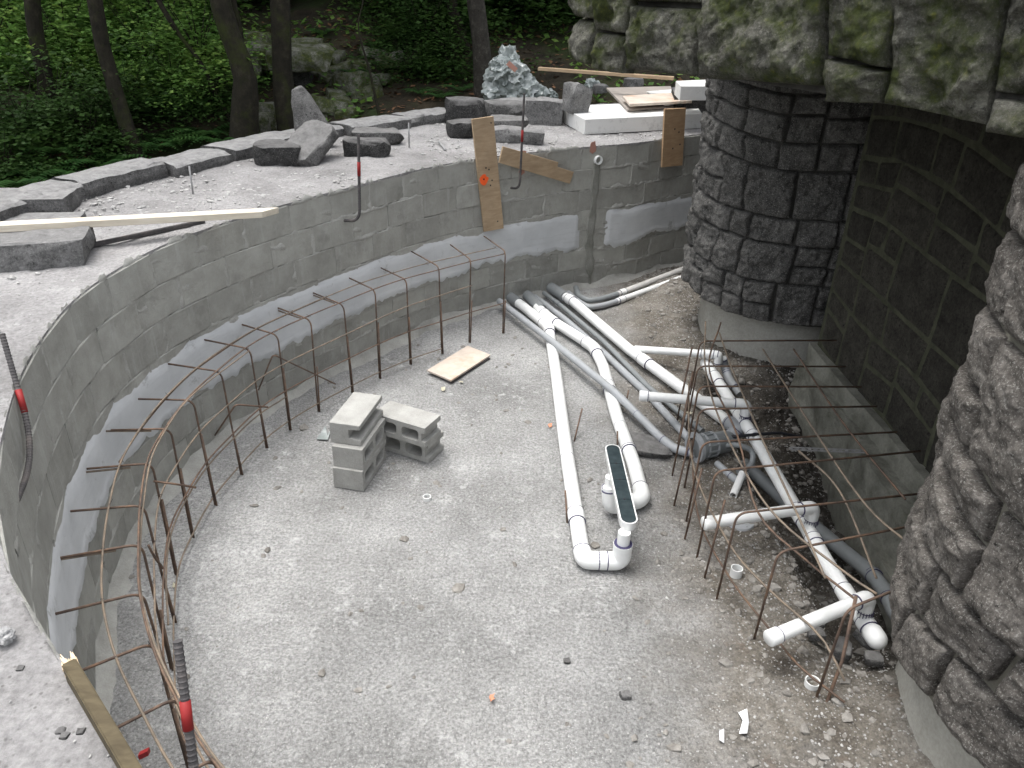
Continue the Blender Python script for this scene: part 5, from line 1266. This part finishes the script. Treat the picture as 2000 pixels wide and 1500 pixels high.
def fern_mesh(seed, L=.7):
    r = random.Random(seed); V = []; Fs = []
    for k in range(11):
        a_ = k/11*6.283+r.uniform(-.2, .2); l_ = L*r.uniform(.7, 1.1); prev = None
        for i in range(1, 15):
            t = i/15; rr_ = l_*t; z = l_*(.85*t-.75*t*t)+.02; wd = .13*L*math.sin(math.pi*min(1, t*.9+.12))*1.3; c = Vector((math.cos(a_)*rr_, math.sin(a_)*rr_, z)); sd_ = Vector((-math.sin(a_), math.cos(a_), 0)); f_ = Vector((math.cos(a_), math.sin(a_), 0))
            for sg in (-1, 1):
                b = len(V); V += [c, c+sd_*sg*wd+f_*.035-Vector((0, 0, wd*.25)), c+f_*.036]; Fs.append((b, b+1, b+2))
    me = bpy.data.meshes.new('fern'); me.from_pydata([tuple(v) for v in V], [], Fs); me.materials.append(MAT['fern']); return me
# trees: trunk pixel path (top -> foot), widths in px, distance
def trunk(path, wpx, dist, label, mat='bark', h=9, crown=None, seed=0, name='tree', limbs=3):
    # foot stands at dist; upper part follows the picture then rises straight on
    foot = EYE+ray(*path[-1])*(dist/ray(*path[-1]).dot(Vector((0, 1, 0)))); n_ = Vector((0, 1, 0)); pts = [onplane(x, y, foot, n_) for x, y in path][::-1]
    gz = float(terrain_z(foot.x, foot.y)); 
    e = empty(name, (pts[0].x, pts[0].y, gz), label, 'tree', 'trees at the forest edge')
    d0 = (pts[0]-pts[1]).normalized(); low = pts[0]+d0*max(.15, (pts[0].z-gz+.1)) if pts[0].z > gz-.1 else pts[0]
    d1 = (pts[-1]-pts[-2]).normalized(); d1 = (d1+Vector((0, 0, 1.2))).normalized()
    full = [low]+pts; rad_ = [wpx[-1]*.62*dist/F]+[w_*.5*dist/F for w_ in wpx[::-1]]
    k = full[-1]; r0 = rad_[-1]; steps = 7
    for i in range(1, steps+1): full.append(k+d1*h*i/steps+Vector((.12*math.sin(i+seed), 0, 0))); rad_.append(r0*(1-.85*i/steps))
    c, L = spline([tuple(p) for p in full], 46); rr_ = np.interp(np.linspace(0, 1, 46), np.linspace(0, 1, len(rad_)), rad_)
    co = []; seg = 12; VV = []
    for i in range(46):
        for j in range(seg):
            a_ = j/seg*6.283; q = c[i]+rr_[i]*np.array([math.cos(a_), math.sin(a_), 0]); q = q+np.array([math.cos(a_), math.sin(a_), 0])*rr_[i]*.22*float(fbm(q*np.array([1, 1, .4])+seed, 4, seed, 3)); VV.append(q)
    Fs = [(i*seg+j, i*seg+(j+1) % seg, (i+1)*seg+(j+1) % seg, (i+1)*seg+j) for i in range(45) for j in range(seg)]
    me = rawmesh('trunk', VV, Fs, True); me.materials.append(MAT[mat]); link('trunk', put(me, e), e)
    r = random.Random(seed+50)
    for l_ in range(limbs):
        i = r.randint(22, 40); a_ = r.uniform(0, 6.28); q = Vector(c[i]); ln = r.uniform(.8, 2.); MB().tube([q, q+Vector((math.cos(a_)*ln*.5, math.sin(a_)*ln*.5, ln*.35)), q+Vector((math.cos(a_)*ln, math.sin(a_)*ln, ln*.5))], .03, 6, rr=[rr_[i]*.5, rr_[i]*.35, .008]).build('branch', MAT[mat], e, True)
    if crown and seed in (1, 4, 9, 12, 16, 17, 18):
        o = link('crown', CR[crown % len(CR)], e); top = Vector(c[36])-Vector(e.location); o.location = top+Vector((0, 0, 0)); o.rotation_euler = (0, 0, r.uniform(0, 6))
    return e
CR = [leaf_mesh('crown', 5200, .24, (3.0, 3.0, 2.2), 100+k, MAT['leaf_shaded'], 40, shell=True) for k in range(3)]
trunk([(62, -20), (70, 60), (85, 130), (98, 215)], (28, 28, 27, 26), 10.4, 'mossy trunk leftmost in the forest, rising through the leaves', crown=1, seed=1)
trunk([(84, -20), (92, 50), (110, 150)], (11, 12, 13), 13.5, 'thin dark trunk just behind the leftmost mossy trunk', crown=2, seed=2)
trunk([(180, -20), (203, 100), (236, 210), (262, 295)], (20, 24, 24, 24), 9.6, 'slender dark trunk leaning left, foot just behind the kerb', crown=3, seed=3)
trunk([(236, -20), (242, 30), (250, 120)], (18, 17, 16), 16, 'dark far trunk half hidden by leaves right of the leaning trunk', crown=1, seed=4)
trunk([(384, -20), (392, 40), (410, 150)], (20, 19, 18), 15, 'dark trunk behind the leaves left of the pair by the boulder', crown=2, seed=5)
trunk([(425, -20), (448, 60), (476, 150), (477, 270)], (52, 42, 36, 42), 10.2, 'stout dark trunk left of the big flat boulder', crown=3, seed=6, h=10)
trunk([(453, -20), (468, 60), (478, 120)], (9, 10, 12), 10.5, 'thin mossy stem beside the stout trunk', seed=7)
trunk([(546, -20), (549, 60), (553, 140), (560, 245)], (40, 40, 36, 34), 10.6, 'straight dark mossy trunk in front of the big flat boulder', crown=1, seed=8, h=10)
trunk([(876, -20), (895, 55), (925, 140), (940, 200)], (20, 20, 20, 20), 13.5, 'dark trunk leaning right behind the grey-barked trunk', crown=2, seed=9)
trunk([(928, -20), (938, 80), (944, 150), (948, 215)], (34, 32, 30, 32), 11.8, 'rough grey-barked trunk left of the plastic heap', 'bark_grey', crown=3, seed=10)
trunk([(955, -20), (962, 60), (972, 150)], (22, 20, 20), 15, 'dark trunk directly behind the plastic heap', crown=1, seed=11)
trunk([(1014, -20), (1014, 50), (1018, 120)], (14, 14, 14), 17, 'thin far trunk above the plastic heap', crown=2, seed=12)
trunk([(700, 55), (722, 140), (742, 232)], (3, 4, 5), 11, 'thin bare sapling bending over the rubble slope', seed=13, h=2.5, limbs=2)
trunk([(300, -20), (345, 60), (390, 120), (425, 190)], (9, 9, 9, 9), 10.8, 'thin crooked stem slanting through the leaves', seed=14, h=3, limbs=2)
trunk([(300, -20), (300, 60)], (20, 20), 21, 'far trunk at the top behind the crooked stem', crown=3, seed=15)
trunk([(680, -20), (684, 40), (690, 60)], (20, 20, 20), 22, 'far dark trunk above the orange litter slope', crown=1, seed=16)
trunk([(800, -20), (805, 60)], (24, 24), 20, 'far dark trunk above the ferny slope', crown=2, seed=17)
trunk([(1062, -20), (1066, 60), (1070, 110)], (22, 22, 22), 18, 'far trunk beside the overhanging stones', crown=3, seed=18)
# far canopy and understorey masses: individual shrubs
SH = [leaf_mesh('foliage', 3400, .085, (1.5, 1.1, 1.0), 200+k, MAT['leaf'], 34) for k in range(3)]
SD = [leaf_mesh('foliage', 3000, .10, (1.7, 1.2, 1.2), 220+k, MAT['leaf_shaded'], 30) for k in range(3)]
FM = [fern_mesh(k, .62) for k in range(3)]
stem = MB()
for k in range(7): a_ = k*.9; stem.tube([(0, 0, -.1), (math.cos(a_)*.15, math.sin(a_)*.15, .6), (math.cos(a_)*.5, math.sin(a_)*.5, 1.2)], .012, 5, rr=[.016, .012, .004])
so_ = stem.build('stems', MAT['bark'], None); SM = so_.data; bpy.data.objects.remove(so_)
PLACES = ['at the far left', 'behind the leftmost trunk', 'between the two left trunks', 'right of the leaning trunk', 'left of the stout trunk', 'in the dark gap beside the boulder', 'above the boulder', 'above the litter slope', 'right of the litter slope', 'left of the grey trunk', 'behind the plastic heap', 'by the overhang corner']
XB = [0, 60, 130, 230, 330, 450, 560, 680, 780, 880, 960, 1040, 1200]
def place_name(px):
    for i in range(12):
        if px < XB[i+1]: return PLACES[i]
    return PLACES[-1]
rr = random.Random(12); used = {}
HTS = ['lowest', 'low', 'middle', 'high', 'topmost']
def shrub(px, py, d_, sc, kind, lift=0):
    q = EYE+ray(px, py)*d_; me = (SH if kind == 'bright' else SD)[rr.randint(0, 2)]
    gz = float(terrain_z(q.x, q.y)); z = max(gz, q.z-.5*sc)
    key = (kind, place_name(px), int(d_)); 
    lab = '%s shrub %s, %s' % ('bright green' if kind == 'bright' else 'shade-darkened green', place_name(px), ('near the kerb' if d_ < 11 else 'set back' if d_ < 13.5 else 'far back' if d_ < 17 else 'deepest in'))
    e = empty('shrub', (q.x, q.y, gz), lab, 'shrub', 'forest shrubs beyond the terrace', rr.uniform(0, 6.28)); e.scale = (sc, sc, sc*1.0)
    o = link('foliage', me, e); o.location = (0, 0, (z-gz)/sc)
    o = link('stems', SM, e)
    if z-gz > .2: o.scale = (1, 1, (z-gz)/sc/1.1+.6)
    e['px'] = float(px); return e
# bright understorey, left
for (x, y, d_, s_) in [(20, 60, 13, 1.1), (110, 40, 12.5, 1.0), (150, 110, 12, 1.0), (40, 150, 11.5, .9), (240, 80, 12, 1.0), (300, 40, 13, 1.1), (330, 120, 11.5, .95), (380, 90, 12.5, 1.0), (400, 170, 11, .8), (300, 180, 11, .8), (150, 190, 11, .85), (10, 210, 10.5, .8), (190, 30, 14, 1.1), (420, 20, 14, 1.1), (90, 230, 10.5, .7), (350, 230, 10.6, .6)]:
    shrub(x, y, d_, s_, 'bright')
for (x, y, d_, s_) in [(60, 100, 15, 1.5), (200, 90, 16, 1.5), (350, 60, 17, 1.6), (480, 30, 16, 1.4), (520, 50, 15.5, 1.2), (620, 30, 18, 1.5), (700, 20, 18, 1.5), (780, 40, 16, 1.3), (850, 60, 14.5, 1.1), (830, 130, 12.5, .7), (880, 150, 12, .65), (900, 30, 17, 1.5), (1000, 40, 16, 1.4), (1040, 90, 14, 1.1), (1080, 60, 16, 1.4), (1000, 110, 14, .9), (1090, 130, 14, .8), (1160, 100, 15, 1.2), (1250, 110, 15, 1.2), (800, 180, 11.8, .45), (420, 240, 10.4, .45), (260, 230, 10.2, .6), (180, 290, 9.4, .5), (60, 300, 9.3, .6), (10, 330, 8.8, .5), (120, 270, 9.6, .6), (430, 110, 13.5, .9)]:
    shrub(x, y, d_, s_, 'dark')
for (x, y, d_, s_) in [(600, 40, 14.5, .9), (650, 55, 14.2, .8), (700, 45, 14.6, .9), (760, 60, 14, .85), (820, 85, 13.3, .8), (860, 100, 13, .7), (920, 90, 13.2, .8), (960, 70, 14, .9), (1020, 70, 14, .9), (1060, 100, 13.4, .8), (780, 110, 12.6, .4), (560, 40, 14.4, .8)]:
    shrub(x, y, d_, s_, 'dark')  # darkened leaves put the shade of the upper slope into colour
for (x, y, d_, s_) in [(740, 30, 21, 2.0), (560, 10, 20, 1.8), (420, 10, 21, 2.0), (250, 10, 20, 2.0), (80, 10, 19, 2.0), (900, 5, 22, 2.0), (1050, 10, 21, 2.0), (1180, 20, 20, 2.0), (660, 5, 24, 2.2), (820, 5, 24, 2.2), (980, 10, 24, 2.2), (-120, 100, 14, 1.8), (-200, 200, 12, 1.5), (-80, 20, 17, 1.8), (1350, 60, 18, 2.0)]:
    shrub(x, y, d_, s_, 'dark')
ferns = [(30, 345, 8.6), (75, 330, 8.9), (110, 305, 9.2), (150, 325, 9.0), (200, 305, 9.2), (240, 290, 9.4), (300, 272, 9.7), (345, 262, 9.9), (395, 250, 10.1), (430, 262, 10.0), (20, 290, 9.2), (60, 270, 9.6), (140, 262, 9.9), (210, 255, 10.0), (300, 235, 10.4), (820, 190, 11.6), (860, 195, 11.6), (760, 165, 12), (700, 120, 13.2), (690, 150, 12.6), (630, 75, 15), (790, 140, 12.6), (900, 185, 11.8), (380, 215, 10.6), (735, 100, 13.6)]
for i, (x, y, d_) in enumerate(ferns):
    q = at_ground(x, y) if y < 220 else EYE+ray(x, y)*d_; o = link('fern', FM[i % 3]); o.location = (q.x, q.y, max(q.z-.15, float(terrain_z(q.x, q.y)))); sc = rr.uniform(.7, 1.2)*(1.1 if x < 450 else .6); o.scale = (sc,)*3; o.rotation_euler = (0, 0, rr.uniform(0, 6))
    o['px'] = float(x); tag(o, 'green fern %s, %s' % (place_name(x), 'close behind the kerb' if d_ < 9.5 else 'a step behind the kerb' if d_ < 10.7 else 'on the rubble slope'), 'fern', 'forest ferns')
# boulder pile and rubble slope in the forest
GF = 'mossy rocks on the forest slope'
def frock(px, py, w_, d_, h_, seed, label, mat='rock_moss', rz=0, tilt=(0, 0), dist=None, lift=0):
    q = at_ground(px, py) if dist is None else onplane(px, py, (0, dist, 0), (0, 1, 0))-Vector((0, 0, h_*.3))
    me = rock_mesh((w_, d_, h_), seed, n=14, cuts=3); me.transform(Matrix.Rotation(tilt[0], 4, 'X') @ Matrix.Rotation(tilt[1], 4, 'Y'))
    return tag(link('forest_rock', me, None, MAT[mat], (q.x, q.y, q.z+h_*.3+lift), (0, 0, rz)), label, 'rock', GF)
frock(590, 108, .95, .8, .3, 1, 'big flat mossy boulder overhanging the dark hollow', dist=11.7, tilt=(.12, 0))
frock(508, 108, .7, .6, .35, 2, 'mossy boulder between the two dark trunks', dist=11.8)
frock(505, 82, .4, .4, .3, 3, 'pale upright rock behind the mossy boulder', dist=12.2)
frock(590, 84, .6, .4, .14, 4, 'thin mossy rock lying on top of the big boulder', dist=12.1)
frock(485, 130, .4, .4, .25, 5, 'small mossy rock left under the boulder', dist=11.5)
frock(565, 178, .85, .6, .75, 6, 'dark rock face standing in for the shaded hollow under the big boulder', 'rock_dark', dist=12.1)  # dark rock colour replaces the shade of the hollow
frock(500, 235, .45, .35, .24, 7, 'mossy rock low between the dark trunks', dist=10.7)
frock(512, 215, .35, .3, .2, 8, 'rounded mossy rock above the low one between trunks', dist=11.0)
for i, (x, y, w_, lb_) in enumerate([(622, 152, .26, 'rock leftmost in the line right of the hollow'), (640, 160, .22, 'second rock right of the hollow'), (690, 175, .55, 'long rock slab tilted down the slope'), (715, 190, .4, 'rock at the lower end of the tilted slab'), (662, 205, .4, 'flat rock below the tilted slab'), (640, 218, .45, 'lowest flat rock right of the straight trunk'), (628, 200, .2, 'small rock against the straight trunk side'), (735, 165, .35, 'rock right of the tilted slab by the sapling'), (660, 145, .35, 'flat rock above the tilted slab'), (700, 135, .3, 'rock in the middle of the rubble slope'), (730, 110, .3, 'flat rock high on the rubble slope'), (765, 130, .5, 'long pale rock right of the sapling'), (800, 125, .4, 'pale rock under the leaves on the right of the slope'), (650, 120, .3, 'flat rock beside the big boulder'), (615, 235, .25, 'small rock just behind the kerb by the straight trunk'), (840, 110, .35, 'pale mossy rock uphill among dark leaves'), (525, 250, .4, 'low rock behind the kerb between trunks'), (675, 228, .25, 'small brown rock just behind the kerb')]):
    frock(x, y, w_*1.5, w_*1.0, w_*.5, 30+i, lb_, rz=i*1.3, tilt=(.2*math.sin(i), .2))
# leaf litter and ground cover
r = np.random.default_rng(5); n = 5000; th_ = r.uniform(R(-32), R(12), n); rad_ = r.uniform(8.6, 17, n); x = rad_*np.sin(th_); y = rad_*np.cos(th_); z = terrain_z(x, y)+.01
k = (vn(np.stack([x, y, 0*x], -1), .8, 6) > -.1); x, y, z = x[k], y[k], z[k]; n = len(x); s_ = r.uniform(.02, .06, n); az = r.uniform(0, 6.28, n)
c = np.stack([x, y, z], -1); u_ = np.stack([np.cos(az), np.sin(az), r.normal(0, .3, n)], -1)*s_[:, None]; v_ = np.stack([-np.sin(az), np.cos(az), r.normal(0, .3, n)], -1)*s_[:, None]*.6
tag(link('leaf_litter', rawmesh('leaf_litter', np.stack([c-u_, c+v_, c+u_, c-v_], 1).reshape(-1, 3), np.arange(n*4).reshape(n, 4)), None, MAT['litter']), 'brown fallen leaves covering the forest slope', 'leaf litter', kind='stuff')
n = 14000; th_ = r.uniform(R(-40), R(16), n); rad_ = r.uniform(8.6, 20, n); x = rad_*np.sin(th_); y = rad_*np.cos(th_); z = terrain_z(x, y)+r.uniform(.01, .12, n)
k = (vn(np.stack([x, y, 0*x], -1), .7, 16) > .0); x, y, z = x[k], y[k], z[k]; n = len(x); s_ = r.uniform(.03, .07, n); az = r.uniform(0, 6.28, n)
c = np.stack([x, y, z], -1); u_ = np.stack([np.cos(az), np.sin(az), r.normal(0, .4, n)], -1)*s_[:, None]; v_ = np.stack([-np.sin(az), np.cos(az), r.normal(0, .4, n)], -1)*s_[:, None]*.6
tag(link('ground_cover', rawmesh('ground_cover', np.stack([c-u_, c+v_, c+u_, c-v_], 1).reshape(-1, 3), np.arange(n*4).reshape(n, 4)), None, MAT['leaf']), 'low green weeds covering the forest floor', 'ground cover', kind='stuff')
# more trees deeper in the forest closing the canopy overhead
for k in range(26):
    a_ = R(-62+rr.uniform(0, 105)); d_ = rr.uniform(19, 32); x, y = d_*math.sin(a_), d_*math.cos(a_); gz = float(terrain_z(x, y))
    e = empty('tree', (x, y, gz), 'background trunk deep in the forest shade, ' + ['leftmost', 'far left', 'left', 'centre left', 'centre', 'centre right', 'right', 'far right'][min(7, int((math.degrees(a_)+62)/13.2))] + (', nearer' if d_ < 25 else ', farther'), 'tree', 'background forest trees')
    e['px'] = 1000+F*math.tan(a_); hgt = rr.uniform(5, 9); MB().tube([(x, y, gz-.2), (x+rr.uniform(-.2, .2), y, gz+hgt*.5), (x+rr.uniform(-.5, .5), y, gz+hgt)], .12, 8, rr=[.17, .12, .05]).build('trunk', MAT['bark'], e, True)
    for j in range(2): o = link('crown', CR[(k+j) % 3], e); o.location = (rr.uniform(-.6, .6), rr.uniform(-.6, .6), hgt*(.62+.3*j)); o.rotation_euler = (0, 0, rr.uniform(0, 6)); o.scale = (1.25,)*3

# labels of neighbours that would read alike: tell them apart by their order from the left
byl = {}
for o in bpy.data.objects:
    if o.parent is None and 'px' in o.keys(): byl.setdefault(o['label'], []).append(o)
for l_, os_ in byl.items():
    os_.sort(key=lambda o: o['px']); n = len(os_)
    if n > 1:
        nm = ['left', 'right'] if n == 2 else ['left', 'middle', 'right'] if n == 3 else ['first', 'second', 'third', 'fourth', 'fifth', 'sixth', 'seventh'][:n]
        for o, w_ in zip(os_, nm): o['label'] = l_+(', %s one' % w_ if n < 4 else ', %s from left' % w_)
    for o in os_: del o['px']
